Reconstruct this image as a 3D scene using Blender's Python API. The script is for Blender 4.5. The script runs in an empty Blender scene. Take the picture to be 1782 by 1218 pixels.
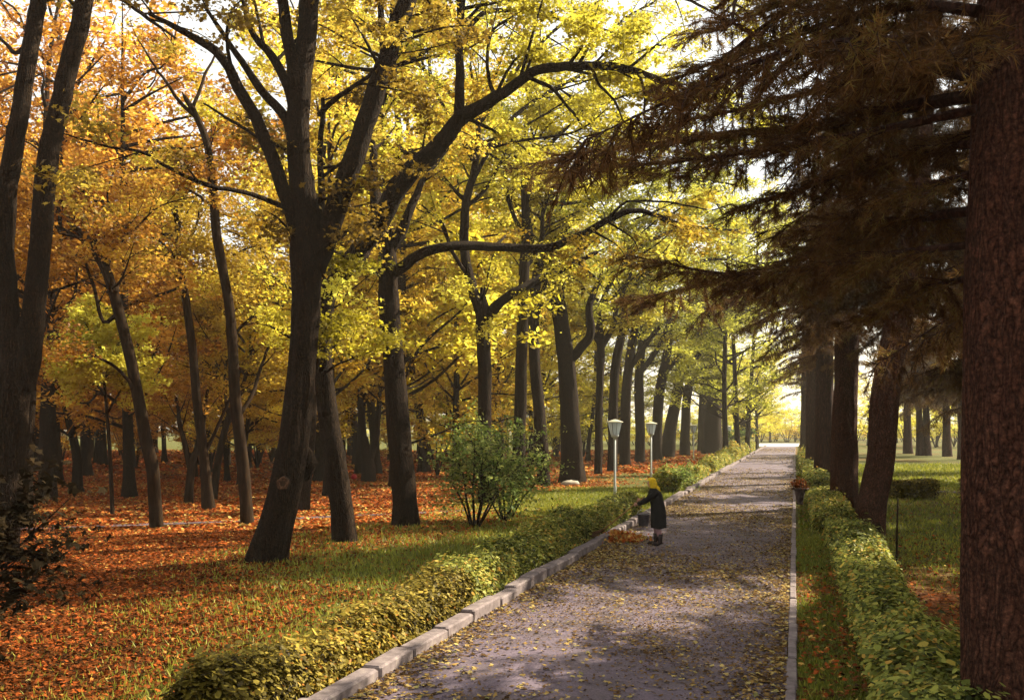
import bpy, math, random
import numpy as np

R = math.radians
rng = np.random.default_rng(11)
random.seed(11)
S = bpy.context.scene
COL = S.collection

# ---------------------------------------------------------------- camera frame (photo pixels, 1782 x 1218)
F, CX, HY, CH = 1730.0, 891.0, 746.0, 2.7
def P(px, py, Y):
    return np.array(((px - CX) / F * Y, Y, CH - (py - HY) / F * Y))
def GY(py): return CH * F / (py - HY)
PS = 0.285                                   # the path runs off to the right of the view axis
def path_left(Y): return -4.43 + PS * Y
def path_right(Y): return -0.10 + PS * Y

# ---------------------------------------------------------------- materials
def new_mat(name):
    m = bpy.data.materials.new(name); m.use_nodes = True
    nt = m.node_tree
    for n in list(nt.nodes): nt.nodes.remove(n)
    out = nt.nodes.new('ShaderNodeOutputMaterial')
    return m, nt, out
def N(nt, t, **kw):
    n = nt.nodes.new(t)
    for k, v in kw.items(): setattr(n, k, v)
    return n
def ramp(nt, stops, fac=None):
    r = N(nt, 'ShaderNodeValToRGB')
    el = r.color_ramp.elements
    while len(el) > 1: el.remove(el[-1])
    el[0].position, el[0].color = stops[0][0], (*stops[0][1], 1)
    for p, c in stops[1:]:
        e = el.new(p); e.color = (*c, 1)
    if fac is not None: nt.links.new(fac, r.inputs[0])
    return r
def leaf_mat(name, stops, trans=0.6, rough=0.55, spec=0.25):
    m, nt, out = new_mat(name)
    a = N(nt, 'ShaderNodeAttribute', attribute_name='tint')
    r = ramp(nt, stops, a.outputs['Fac'])
    p = N(nt, 'ShaderNodeBsdfPrincipled')
    p.inputs['Roughness'].default_value = rough
    p.inputs['Specular IOR Level'].default_value = spec
    nt.links.new(r.outputs[0], p.inputs['Base Color'])
    if trans > 0:
        t = N(nt, 'ShaderNodeBsdfTranslucent'); nt.links.new(r.outputs[0], t.inputs[0])
        mx = N(nt, 'ShaderNodeMixShader'); mx.inputs[0].default_value = trans
        nt.links.new(p.outputs[0], mx.inputs[1]); nt.links.new(t.outputs[0], mx.inputs[2])
        nt.links.new(mx.outputs[0], out.inputs[0])
    else:
        nt.links.new(p.outputs[0], out.inputs[0])
    return m
def noisy_mat(name, stops, scale=(6, 6, 1.2), nscale=3.0, detail=8, bump=0.5, rough=0.9, dist=0.03, spec=0.1, coord='Object', metallic=0.0):
    m, nt, out = new_mat(name)
    tc = N(nt, 'ShaderNodeTexCoord'); mp = N(nt, 'ShaderNodeMapping')
    mp.inputs['Scale'].default_value = scale
    nt.links.new(tc.outputs[coord], mp.inputs[0])
    nz = N(nt, 'ShaderNodeTexNoise'); nz.inputs['Scale'].default_value = nscale; nz.inputs['Detail'].default_value = detail
    nz.inputs['Roughness'].default_value = 0.65
    nt.links.new(mp.outputs[0], nz.inputs[0])
    r = ramp(nt, stops, nz.outputs[0])
    p = N(nt, 'ShaderNodeBsdfPrincipled'); p.inputs['Roughness'].default_value = rough
    p.inputs['Specular IOR Level'].default_value = spec; p.inputs['Metallic'].default_value = metallic
    nt.links.new(r.outputs[0], p.inputs['Base Color'])
    if bump:
        b = N(nt, 'ShaderNodeBump'); b.inputs['Strength'].default_value = bump; b.inputs['Distance'].default_value = dist
        nt.links.new(nz.outputs[0], b.inputs['Height']); nt.links.new(b.outputs[0], p.inputs['Normal'])
    nt.links.new(p.outputs[0], out.inputs[0])
    return m

def plate_bark(name, zs, vsc, stops, dist=.035):
    m, nt, out = new_mat(name)
    tc = N(nt, 'ShaderNodeTexCoord'); mp = N(nt, 'ShaderNodeMapping'); mp.inputs['Scale'].default_value = (1, 1, zs)
    nt.links.new(tc.outputs['Object'], mp.inputs[0])
    nz = N(nt, 'ShaderNodeTexNoise'); nz.inputs['Scale'].default_value = 5; nz.inputs['Detail'].default_value = 5
    nt.links.new(mp.outputs[0], nz.inputs[0])
    mixv = N(nt, 'ShaderNodeMixRGB'); mixv.inputs[0].default_value = .3; nt.links.new(mp.outputs[0], mixv.inputs[1]); nt.links.new(nz.outputs['Color'], mixv.inputs[2])
    vo = N(nt, 'ShaderNodeTexVoronoi', feature='DISTANCE_TO_EDGE'); vo.inputs['Scale'].default_value = vsc; nt.links.new(mixv.outputs[0], vo.inputs[0])
    n2 = N(nt, 'ShaderNodeTexNoise'); n2.inputs['Scale'].default_value = 28; n2.inputs['Detail'].default_value = 8; n2.inputs['Roughness'].default_value = .7
    nt.links.new(tc.outputs['Object'], n2.inputs[0])
    rc = ramp(nt, [(.0, (.30, .28, .28)), (.08, (.62, .6, .6)), (.3, (1, 1, 1))], vo.outputs[0])
    rn = ramp(nt, stops, n2.outputs[0])
    mu = N(nt, 'ShaderNodeMixRGB', blend_type='MULTIPLY'); mu.inputs[0].default_value = .85; nt.links.new(rn.outputs[0], mu.inputs[1]); nt.links.new(rc.outputs[0], mu.inputs[2])
    p = N(nt, 'ShaderNodeBsdfPrincipled'); p.inputs['Roughness'].default_value = .95; p.inputs['Specular IOR Level'].default_value = .1
    nt.links.new(mu.outputs[0], p.inputs['Base Color'])
    ad = N(nt, 'ShaderNodeMath', operation='MULTIPLY_ADD'); ad.inputs[1].default_value = .35; nt.links.new(n2.outputs[0], ad.inputs[0]); nt.links.new(rc.outputs[0], ad.inputs[2])
    b = N(nt, 'ShaderNodeBump'); b.inputs['Strength'].default_value = 1; b.inputs['Distance'].default_value = dist
    nt.links.new(ad.outputs[0], b.inputs['Height']); nt.links.new(b.outputs[0], p.inputs['Normal']); nt.links.new(p.outputs[0], out.inputs[0])
    return m
M = {}
M['bark'] = plate_bark('bark_brown', .16, 26, [(.3, (.006, .0032, .0016)), (.48, (.019, .0105, .005)), (.6, (.038, .021, .010)), (.72, (.085, .052, .027))], .04)
M['bark_red'] = noisy_mat('bark_conifer', [(.3, (.007, .003, .002)), (.48, (.027, .012, .008)), (.62, (.056, .025, .016)), (.75, (.11, .055, .038))], (9, 9, 1.6), 2.6, bump=1.0, dist=.05)
M['bark_plate'] = plate_bark('bark_plates', .28, 24, [(.32, (.016, .0065, .0045)), (.47, (.058, .023, .0135)), (.6, (.105, .043, .025)), (.72, (.20, .096, .058))])
M['bark_slender'] = noisy_mat('bark_young', [(.3, (.007, .0038, .0018)), (.55, (.022, .012, .0055)), (.75, (.055, .031, .014))], (8, 8, 1.2), 2.5, bump=.7, spec=.06)  # brown bark of the slender trees, saplings and stake
ORANGE = [(0, (0.117, 0.0459, 0.0072)), (0.3, (0.252, 0.1056, 0.0108)), (0.55, (0.414, 0.202, 0.0288)), (0.8, (0.558, 0.3305, 0.0495)), (1, (0.648, 0.459, 0.045))]
GOLD = [(0, (0.1233, 0.075, 0.0084)), (0.3, (0.2959, 0.1852, 0.0126)), (0.55, (0.4685, 0.3263, 0.0378)), (0.8, (0.5754, 0.4498, 0.0588)), (1, (0.6576, 0.5821, 0.0588))]
YELLOW = [(0, (0.1279, 0.113, 0.0098)), (0.3, (0.3199, 0.2695, 0.0148)), (0.55, (0.4958, 0.4259, 0.041)), (0.8, (0.6077, 0.5389, 0.0697)), (1, (0.6717, 0.6606, 0.0984))]
LIME = [(0, (0.067, 0.0737, 0.0102)), (0.3, (0.184, 0.1907, 0.017)), (0.55, (0.3347, 0.3295, 0.0425)), (0.8, (0.502, 0.4855, 0.0723)), (1, (0.6192, 0.6069, 0.085))]
BROWN_SHADE = [(0, (0.0595, 0.0368, 0.0068)), (0.3, (0.1445, 0.0876, 0.0119)), (0.55, (0.255, 0.1663, 0.0213)), (0.8, (0.391, 0.2889, 0.0382)), (1, (0.527, 0.4202, 0.068))]  # darker leaf ramp, shade of the canopy top put into the colour
M['leaf_brown_shade'] = leaf_mat('leaf_brown_shade', BROWN_SHADE)
M['leaf_orange'] = leaf_mat('leaf_orange', ORANGE)
M['leaf_gold'] = leaf_mat('leaf_gold', GOLD)
M['leaf_yellow'] = leaf_mat('leaf_yellow', YELLOW)
M['leaf_lime'] = leaf_mat('leaf_lime', LIME)
lift = lambda R_, f: [(p_, tuple(min(.86, c_ * f) for c_ in q_)) for p_, q_ in R_]  # brighter copies for the background wood, light on its leaves put into colour
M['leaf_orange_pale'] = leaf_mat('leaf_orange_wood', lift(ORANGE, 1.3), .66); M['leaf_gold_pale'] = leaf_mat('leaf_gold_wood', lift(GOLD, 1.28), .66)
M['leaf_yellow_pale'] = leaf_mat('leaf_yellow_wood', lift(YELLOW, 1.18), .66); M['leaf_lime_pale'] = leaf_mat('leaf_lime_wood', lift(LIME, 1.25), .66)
M['leaf_green'] = leaf_mat('leaf_green', [(0, (.03, .05, .010)), (.4, (.09, .14, .028)), (.75, (.19, .25, .055)), (1, (.36, .38, .10))], .45, .6, .12)
M['leaf_hedge'] = leaf_mat('leaf_hedge', [(0, (.02, .026, .005)), (.3, (.085, .10, .018)), (.55, (.22, .24, .045)), (.78, (.40, .38, .07)), (1, (.50, .28, .05))], .35, .6, .12)
M['leaf_hedge_dry'] = leaf_mat('leaf_hedge_dry', [(0, (.03, .022, .006)), (.3, (.13, .10, .018)), (.6, (.27, .21, .035)), (.82, (.46, .34, .05)), (1, (.44, .17, .03))], .35, .6, .12)
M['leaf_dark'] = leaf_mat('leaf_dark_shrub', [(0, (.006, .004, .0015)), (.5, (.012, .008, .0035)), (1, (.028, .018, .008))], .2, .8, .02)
M['needle'] = leaf_mat('needle_brown', [(0, (.035, .016, .006)), (.4, (.09, .044, .015)), (.7, (.155, .08, .022)), (1, (.18, .155, .034))], .4, .7, .1)
M['litter'] = leaf_mat('leaf_litter', [(0, (.025, .011, .004)), (.2, (.085, .03, .008)), (.42, (.19, .046, .010)), (.64, (.38, .085, .017)), (.82, (.46, .26, .06)), (.93, (.50, .40, .13)), (1, (.12, .14, .035))], .15, .85, .03)
M['litter_path'] = leaf_mat('trodden_leaf_litter', [(0, (.03, .016, .007)), (.3, (.085, .045, .016)), (.55, (.17, .095, .03)), (.75, (.30, .19, .055)), (.9, (.42, .33, .12)), (1, (.16, .15, .05))], .1, .8, .05)
M['grass'] = leaf_mat('grass_blade', [(0, (.06, .075, .012)), (.5, (.18, .20, .024)), (1, (.40, .37, .045))], .35)

# ---------------------------------------------------------------- mesh helpers
class MB:
    """collects verts and equal-sided face arrays, links them as ONE mesh object"""
    def __init__(s): s.v = []; s.f = []; s.t = []; s.mi = []; s.n = 0
    def add(s, v, faces, tint=None, mi=0):
        v = np.asarray(v, float); faces = np.asarray(faces, np.int64)
        s.v.append(v); s.f.append(faces + s.n); s.n += len(v)
        s.t.append(np.full(len(faces), .5) if tint is None else np.asarray(tint, float))
        s.mi.append(np.full(len(faces), mi, np.int32))
    def mesh(s, name, mats, smooth=False, off=None):
        v = np.concatenate(s.v)
        if off is not None: v = v - np.asarray(off)
        loops = np.concatenate([f.ravel() for f in s.f])
        tot = np.concatenate([np.full(len(f), f.shape[1]) for f in s.f])
        st = np.concatenate(([0], np.cumsum(tot)[:-1]))
        me = bpy.data.meshes.new(name)
        me.vertices.add(len(v)); me.vertices.foreach_set('co', v.astype(np.float32).ravel())
        me.loops.add(len(loops)); me.loops.foreach_set('vertex_index', loops.astype(np.int32))
        me.polygons.add(len(tot)); me.polygons.foreach_set('loop_start', st.astype(np.int32))
        me.polygons.foreach_set('loop_total', tot.astype(np.int32))
        me.polygons.foreach_set('material_index', np.concatenate(s.mi))
        me.polygons.foreach_set('use_smooth', np.full(len(tot), bool(smooth)))
        a = me.attributes.new('tint', 'FLOAT', 'FACE'); a.data.foreach_set('value', np.concatenate(s.t).astype(np.float32))
        for m in (mats if isinstance(mats, (list, tuple)) else [mats]): me.materials.append(m)
        me.update(calc_edges=True); me.validate()
        return me
    def build(s, name, mats, parent=None, off=None, smooth=False, loc=None):
        return link(name, s.mesh(name, mats, smooth, off), parent, loc)
def link(name, data, parent=None, loc=None):
    o = bpy.data.objects.new(name, data); COL.objects.link(o)
    if parent is not None: o.parent = parent
    if loc is not None: o.location = loc
    return o
def tag(o, label=None, cat=None, group=None, kind=None):
    if label: o['label'] = label
    if cat: o['category'] = cat
    if group: o['group'] = group
    if kind: o['kind'] = kind
    return o
def thing(name, label, cat, loc, group=None, rz=0):
    o = link(name, None, None, [float(x) for x in loc]); o.rotation_euler = (0, 0, rz)
    o.empty_display_size = .2
    return tag(o, label, cat, group)
def norm(a):
    a = np.asarray(a, float); return a / (np.linalg.norm(a, axis=-1, keepdims=True) + 1e-9)

def spline(pts, vals, step):
    """Catmull-Rom through pts, resampled about every `step` metres"""
    pts = np.asarray(pts, float); vals = np.asarray(vals, float)
    if len(pts) == 1: return pts, vals
    ext = np.vstack((2 * pts[0] - pts[1], pts, 2 * pts[-1] - pts[-2]))
    op, ov = [], []
    for i in range(len(pts) - 1):
        p0, p1, p2, p3 = ext[i:i + 4]
        n = max(2, int(np.linalg.norm(p2 - p1) / step) + 1)
        t = np.linspace(0, 1, n, endpoint=False)[:, None]
        op.append(.5 * (2 * p1 + (p2 - p0) * t + (2 * p0 - 5 * p1 + 4 * p2 - p3) * t ** 2 + (3 * p1 - p0 - 3 * p2 + p3) * t ** 3))
        ov.append(vals[i] + (vals[i + 1] - vals[i]) * (t[:, 0] ** 2 * (3 - 2 * t[:, 0])))
    op.append(pts[-1:]); ov.append(vals[-1:])
    return np.concatenate(op), np.concatenate(ov)

def tube(mb, pts, rad, seg=8, ridge=0.0, seed=0, mi=0, flare=0.0, cap=True, kmax=13):
    pts = np.asarray(pts, float); rad = np.asarray(rad, float); n = len(pts)
    d = np.gradient(pts, axis=0) if n > 2 else np.repeat((pts[1] - pts[0])[None], 2, 0)
    d = norm(d)
    ref = np.array((1., 0, 0)) if abs(d[0][0]) < .8 else np.array((0., 1, 0))
    U = np.empty_like(pts); u = ref
    for i in range(n):
        u = u - d[i] * (u @ d[i]); u = u / (np.linalg.norm(u) + 1e-9); U[i] = u
    W = np.cross(d, U)
    a = np.linspace(0, 2 * math.pi, seg, endpoint=False)
    rr = np.repeat(rad[:, None], seg, 1)
    s = np.concatenate(([0], np.cumsum(np.linalg.norm(np.diff(pts, axis=0), axis=1))))
    if ridge:
        g = np.random.default_rng(seed); w = np.zeros((n, seg))
        for k in (2, 3, 5, 7, 11, 17, 23):
            if k > kmax: break
            ph = g.uniform(0, 6.3); f1, f2 = g.uniform(.5, 2.2), g.uniform(2, 6)
            w += (np.sin(k * a[None] + ph + .9 * np.sin(s[:, None] * f1 + k) + .5 * np.sin(s[:, None] * f2))) / (1.3 + .12 * k)
        w += .8 * np.sin(s[:, None] * 1.7 + g.uniform(0, 6)) * np.sin(a[None] + g.uniform(0, 6))
        rr = rr * (1 + ridge * w)
    if flare:
        g = np.random.default_rng(seed + 5); z = s[:, None]
        lob = 1 + .45 * np.sin(4 * a[None] + g.uniform(0, 6)) + .25 * np.sin(7 * a[None] + g.uniform(0, 6))
        rr = rr * (1 + flare * np.exp(-(z / .38)) * lob)
    v = pts[:, None] + U[:, None] * (np.cos(a)[None, :, None] * rr[..., None]) + W[:, None] * (np.sin(a)[None, :, None] * rr[..., None])
    v = v.reshape(-1, 3)
    i = np.arange(n - 1)[:, None] * seg; j = np.arange(seg)[None]; k = (j + 1) % seg
    f = np.stack((i + j, i + k, i + seg + k, i + seg + j), -1).reshape(-1, 4)
    if cap:
        v = np.vstack((v, pts[-1] + d[-1] * rad[-1] * .6, pts[0]))
        c = len(v) - 2; b = (n - 1) * seg
        tri = np.stack((b + np.arange(seg), b + (np.arange(seg) + 1) % seg, np.full(seg, c)), -1)
        tri2 = np.stack(((np.arange(seg) + 1) % seg, np.arange(seg), np.full(seg, c + 1)), -1)
        mb.add(v, f, mi=mi)
        base = mb.n - len(v)
        mb.f.append(tri + base); mb.t.append(np.full(seg, .5)); mb.mi.append(np.full(seg, mi, np.int32))
        mb.f.append(tri2 + base); mb.t.append(np.full(seg, .5)); mb.mi.append(np.full(seg, mi, np.int32))
    else:
        mb.add(v, f, mi=mi)

def box(mb, c, size, rz=0.0, mi=0, taper=1.0, bev=0.0):
    """bevelled box: an eight-sided prism rounded on its top edges"""
    sx, sy, sz = np.asarray(size, float) / 2
    b = bev if bev else min(sx, sy, sz) * .12
    def ring(x, y, z): return [(-x + b, -y, z), (x - b, -y, z), (x, -y + b, z), (x, y - b, z), (x - b, y, z), (-x + b, y, z), (-x, y - b, z), (-x, -y + b, z)]
    tx, ty = sx * taper, sy * taper
    v = np.array(ring(sx, sy, -sz) + ring(tx, ty, sz - b) + ring(tx - b, ty - b, sz))
    cz, sn = math.cos(rz), math.sin(rz)
    v = np.stack((v[:, 0] * cz - v[:, 1] * sn, v[:, 0] * sn + v[:, 1] * cz, v[:, 2]), -1) + np.asarray(c)
    q = [(i + o, (i + 1) % 8 + o, (i + 1) % 8 + 8 + o, i + 8 + o) for o in (0, 8) for i in range(8)]
    mb.add(v, q, mi=mi)
    base = mb.n - 24
    for poly in ([16, 17, 18, 19, 20, 21, 22, 23], [7, 6, 5, 4, 3, 2, 1, 0]):
        mb.f.append(np.array([poly]) + base); mb.t.append(np.array([.5])); mb.mi.append(np.array([mi], np.int32))

def lathe(mb, prof, c=(0, 0, 0), seg=20, mi=0, sx=1, sy=1):
    prof = np.asarray(prof, float); n = len(prof)
    a = np.linspace(0, 2 * math.pi, seg, endpoint=False)
    v = np.stack((prof[:, 0, None] * np.cos(a) * sx, prof[:, 0, None] * np.sin(a) * sy, np.repeat(prof[:, 1, None], seg, 1)), -1).reshape(-1, 3) + np.asarray(c)
    i = np.arange(n - 1)[:, None] * seg; j = np.arange(seg)[None]; k = (j + 1) % seg
    mb.add(v, np.stack((i + j, i + k, i + seg + k, i + seg + j), -1).reshape(-1, 4), mi=mi)

# leaf outlines (u along the leaf, v across)
MAPLE = np.array([(0, 0), (.12, .30), (.30, .22), (.44, .52), (.58, .20), (1, 0), (.58, -.20), (.44, -.52), (.30, -.22), (.12, -.30)])
HEX = np.array([(0, 0), (.25, .26), (.68, .22), (1, 0), (.68, -.22), (.25, -.26)])
OVAL = np.array([(0, 0), (.35, .27), (1, 0), (.35, -.27)])
BLADE = np.array([(0, .5), (1, 0), (0, -.5)])
def leaves(mb, c, nrm, size, tint, tpl=HEX, fold=.35, mi=0, g=rng):
    n = len(c)
    if n == 0: return
    nrm = norm(nrm)
    r = norm(g.normal(size=(n, 3)))
    u = norm(np.cross(nrm, r)); w = np.cross(nrm, u)
    size = np.broadcast_to(size, (n,))
    k = len(tpl)
    asp = g.uniform(.75, 1.1, n)
    U = tpl[:, 0] - .5
    V = tpl[:, 1]
    v = c[:, None] + (u[:, None] * U[None, :, None] + w[:, None] * (V[None, :] * asp[:, None])[..., None]
                      - nrm[:, None] * ((np.abs(V) * fold + (U ** 2) * fold * .8)[None, :, None])) * size[:, None, None]
    mb.add(v.reshape(-1, 3), np.arange(n * k).reshape(n, k), tint, mi)

def blades(mb, base, d, length, width, tint, mi=0, g=rng):
    """thin three-cornered needles / grass blades from base along d"""
    n = len(base); d = norm(d)
    s = norm(np.cross(d, norm(g.normal(size=(n, 3)))))
    length = np.broadcast_to(length, (n,))[:, None]; width = np.broadcast_to(width, (n,))[:, None]
    v = np.stack((base + s * width * .5, base - s * width * .5, base + d * length), 1).reshape(-1, 3)
    mb.add(v, np.arange(n * 3).reshape(n, 3), tint, mi)

# ---------------------------------------------------------------- broadleaf crowns
def sprout(path, rad, g, per_m, lmin, lmax, t0=.3, axis=None, up=.25):
    """side branches growing off a branch path"""
    out = []
    seg = np.linalg.norm(np.diff(path, axis=0), axis=1); L = seg.sum(); cum = np.concatenate(([0], np.cumsum(seg)))
    n = g.poisson(max(.6, L * (1 - t0) * per_m))
    for _ in range(n):
        s = (t0 + (1 - t0) * g.random() ** .8) * L
        i = min(np.searchsorted(cum, s) - 1, len(path) - 2); i = max(i, 0)
        p = path[i] + (path[i + 1] - path[i]) * ((s - cum[i]) / max(seg[i], 1e-6))
        fwd = norm(path[i + 1] - path[i])
        side = g.normal(size=3); side[2] *= .35; side -= fwd * (side @ fwd); side = norm(side)
        d = side * .8 + fwd * .5 + np.array((0, 0, up * g.uniform(-.6, 1.2)))
        if axis is not None:
            o = p - axis; o[2] = 0
            d = d + norm(o) * .35
        d = norm(d)
        ln = g.uniform(lmin, lmax) * (1 - .35 * s / L)
        bend = g.normal(size=3) * .22; bend[2] = bend[2] * .6 + .03
        q = np.array([p, p + d * ln * .35 + bend * ln * .1, p + d * ln * .7 + bend * ln * .35, p + (d + bend * .8) * ln - np.array((0, 0, .08 * ln))])
        r0 = min(rad[i] * .55, .012 + .018 * ln)
        out.append((q, np.array((r0, r0 * .75, r0 * .5, r0 * .22))))
    return out

def foliage(mb, limbs, g, axis, size, tpl, per_m=1.2, lmin=1.2, lmax=3.0, twig_m=2.0, leaf_n=26, bias=0.0, zmax=99, zmin=0., leafmi=1, t0=.3, spread=.17, bare=.0):
    for path, rad in limbs:
        for q, r in sprout(path, rad, g, per_m, lmin, lmax, t0, axis):
            if q[-1][2] < zmin: q[:, 2] += (zmin - q[-1][2]) * np.array((0, .2, .6, 1))
            qq, qr = spline(q, r, .35)
            tube(mb, qq, qr, 5, 0, mi=0, cap=False)
            if g.random() < bare: continue
            thin = 1.0 if q[0][2] < zmax else .35
            hue = np.clip(g.normal(.52 + bias, .18), .08, .95)
            tw = sprout(qq, qr, g, twig_m * thin, .45, 1.25, .25, None, .1)
            tw.append((q[1:], r[1:]))
            for t, tr in tw:
                if len(t) == 4: tube(mb, t, np.maximum(tr * .6, .004), 3, 0, mi=0, cap=False)
                n = int(g.uniform(.6, 1.4) * leaf_n)
                w = g.random(n) ** .7
                ii = np.minimum((w * (len(t) - 1)).astype(int), len(t) - 2); fr = w * (len(t) - 1) - ii
                c = t[ii] * (1 - fr)[:, None] + t[ii + 1] * fr[:, None] + g.normal(size=(n, 3)) * (spread, spread, spread * .5)
                c[:, 2] -= .05
                nm = g.normal(size=(n, 3)) * .55; nm[:, 2] += 1
                leaves(mb, c, nm, np.clip(g.lognormal(-.12, .3, n), .4, 1.5) * size, np.clip(hue + g.normal(0, .16, n), 0, 1), tpl, .35, leafmi, g)

def px_path(pts, Y, base=None):
    """photo trace (px, py, width px[, extra depth]) -> points and radii in metres"""
    p, r = [], []
    for a in pts:
        y = Y + (a[3] if len(a) > 3 else 0)
        p.append(P(a[0], a[1], y)); r.append(a[2] / F * y / 2)
    return np.array(p), np.array(r)

def traced_tree(name, label, cat, Y, trunk, limbs, leaf='leaf_gold', group=None, size=.115, tpl=MAPLE, leafy=True, bark='bark', seed=1, ridge=.055,
                seg=20, fol=None, flare=.14, extra=None, step=.09, kmax=17, slim=.9):
    g = np.random.default_rng(seed)
    tp, tr = px_path(trunk, Y); tr = tr * slim
    k = tp[0].copy(); tp[0] = k; tp[0][2] = -.12
    base = np.array((tp[0][0], tp[0][1], 0.))
    tp = np.vstack((tp, tp[-1] + norm(tp[-1] - tp[-2]) * (tr[-1] * 3.5))); tr = np.append(tr, tr[-1] * .25)
    tp, tr = spline(tp, tr, step)
    root = thing(name, label, cat, base, group)
    mb = MB(); tube(mb, tp, tr, seg, ridge, seed, flare=flare, kmax=kmax)
    mb.build('trunk', M[bark], root, base, True)
    L = []
    for j, l in enumerate(limbs):
        lp, lr = px_path(l, Y); lr = lr * slim * .95
        lp, lr = spline(lp, lr, .22)
        wob = np.cumsum(g.normal(size=lp.shape), 0) * .012; wob[:2] = 0
        lp = lp + wob * (1, 1.5, 1)
        m2 = MB(); tube(m2, lp, lr, 12, .05, seed * 7 + j)
        m2.build('limb', M[bark], root, base, True)
        L.append((lp, lr))
    if extra:
        for (p0, d, ln, r0) in extra:            # untraced limbs (behind, in front, above the frame)
            p0 = np.asarray(p0, float); d = norm(d)
            q = np.array([p0, p0 + d * ln * .33 + g.normal(size=3) * .15, p0 + d * ln * .66 + (0, 0, .05 * ln) + g.normal(size=3) * .25, p0 + d * ln + (0, 0, .1 * ln)])
            qq, qr = spline(q, np.array((r0, r0 * .8, r0 * .55, r0 * .25)), .25)
            m2 = MB(); tube(m2, qq, qr, 9, .05, seed + 3); m2.build('limb', M[bark], root, base, True)
            L.append((qq, qr))
    if leafy:
        f = dict(per_m=1.1, lmin=1.2, lmax=3.0, twig_m=2.5, leaf_n=20)
        
        if fol: f.update(fol)
        f['leaf_n'] *= (3.0 if size < .125 else 2.2); f['per_m'] *= 1.6
        m3 = MB()
        foliage(m3, L + ([(tp[int(len(tp) * .55):], tr[int(len(tp) * .55):])] if f.pop('trunk_leaves', True) else []), g, base, size, tpl, zmax=CH + 760 / F * Y, **f)
        m3.build('crown', [M[bark], M[leaf]], root, base)
    return root

# ---------------------------------------------------------------- the near avenue and wood, traced from the photograph
def rnd_extra(px, py, Y, n, ln, r, seed, up=.35, back=1.0):
    g = np.random.default_rng(seed); o = []
    for i in range(n):
        a = g.uniform(0, 6.28); d = np.array((math.cos(a), math.sin(a) * back, g.uniform(.1, .9) * up / .35))
        p = P(px + g.uniform(-6, 6), py - g.uniform(-40, 60), Y)
        o.append((p, d, g.uniform(.7, 1.2) * ln, r * g.uniform(.7, 1.1)))
    return o

TWIN = traced_tree('twin_trunk_tree', 'twin trunked dark tree at the far left edge, forking above head height', 'tree', 20,
    [(0, 985, 74), (8, 860, 68), (18, 740, 66), (30, 650, 66), (38, 600, 48)],
    [[(26, 690, 46), (12, 540, 44), (8, 420, 44), (22, 300, 42), (42, 180, 38), (64, 40, 34), (80, -120, 28), (92, -300, 14)],
     [(40, 680, 50), (54, 540, 46), (68, 420, 44), (88, 280, 43), (112, 150, 42), (142, 10, 38), (168, -130, 32), (200, -320, 14)],
     [(66, 30, 14, 0), (30, 90, 10, 1), (0, 70, 7, 1.5), (-60, 20, 4, 2)],
     [(150, -20, 14), (190, -10, 12, 1), (240, 20, 9, 2), (300, 60, 5, 3)]],
    'leaf_brown_shade', seed=3, slim=.84, fol=dict(t0=.62, per_m=1.0), extra=rnd_extra(90, -60, 20, 5, 4.5, .07, 4))

MAIN = traced_tree('leaning_maple', 'thick leaning near black tree with a round pale scar low on its trunk', 'tree', 20,
    [(462, 984, 72), (482, 905, 66), (499, 830, 62), (512, 760, 58), (521, 690, 55), (528, 600, 54), (532, 520, 56), (534, 440, 64), (536, 400, 60)],
    [[(532, 440, 52), (528, 330, 48), (524, 250, 46), (533, 130, 44), (545, 20, 40), (556, -120, 34), (560, -300, 16)],
     [(545, 470, 46), (572, 392, 44), (602, 310, 42), (634, 225, 40), (668, 130, 38), (704, 20, 36), (735, -90, 30), (770, -260, 14)],
     [(522, 430, 30), (497, 338, 29), (468, 248, 27), (431, 175, 24), (384, 96, 19), (325, 60, 13), (270, 30, 7)],
     [(518, 300, 22), (500, 208, 20), (456, 158, 17), (420, 105, 13), (384, 50, 9), (350, 5, 5)],
     [(522, 230, 24), (500, 152, 20), (470, 100, 17), (440, 66, 12), (426, 30, 9), (415, -20, 5)],
     [(522, 210, 28), (510, 120, 26), (497, 50, 25), (488, -30, 22), (478, -200, 10)],
     [(516, 370, 11), (470, 352, 10, -.4), (430, 336, 9, -.8), (370, 326, 9, -1.2), (310, 298, 7, -1.6), (250, 264, 6, -2), (180, 250, 5, -2.4), (110, 232, 3, -2.8)],
     [(498, 262, 9, 0), (450, 246, 7, .5), (405, 218, 6, 1), (350, 178, 4, 1.5)],
     [(540, 520, 20), (552, 440, 18, .3), (562, 340, 15, .6), (556, 260, 12, .8), (560, 170, 8, 1)],
     [(556, 200, 12, -.3), (590, 165, 10, -.8), (640, 130, 8, -1.3), (690, 70, 5, -1.8)]],
    'leaf_brown_shade', seed=5, ridge=.05, seg=48, kmax=23, step=.05, fol=dict(t0=.45, per_m=.9, leaf_n=20), extra=rnd_extra(540, -40, 20, 6, 4.5, .08, 8))
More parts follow.
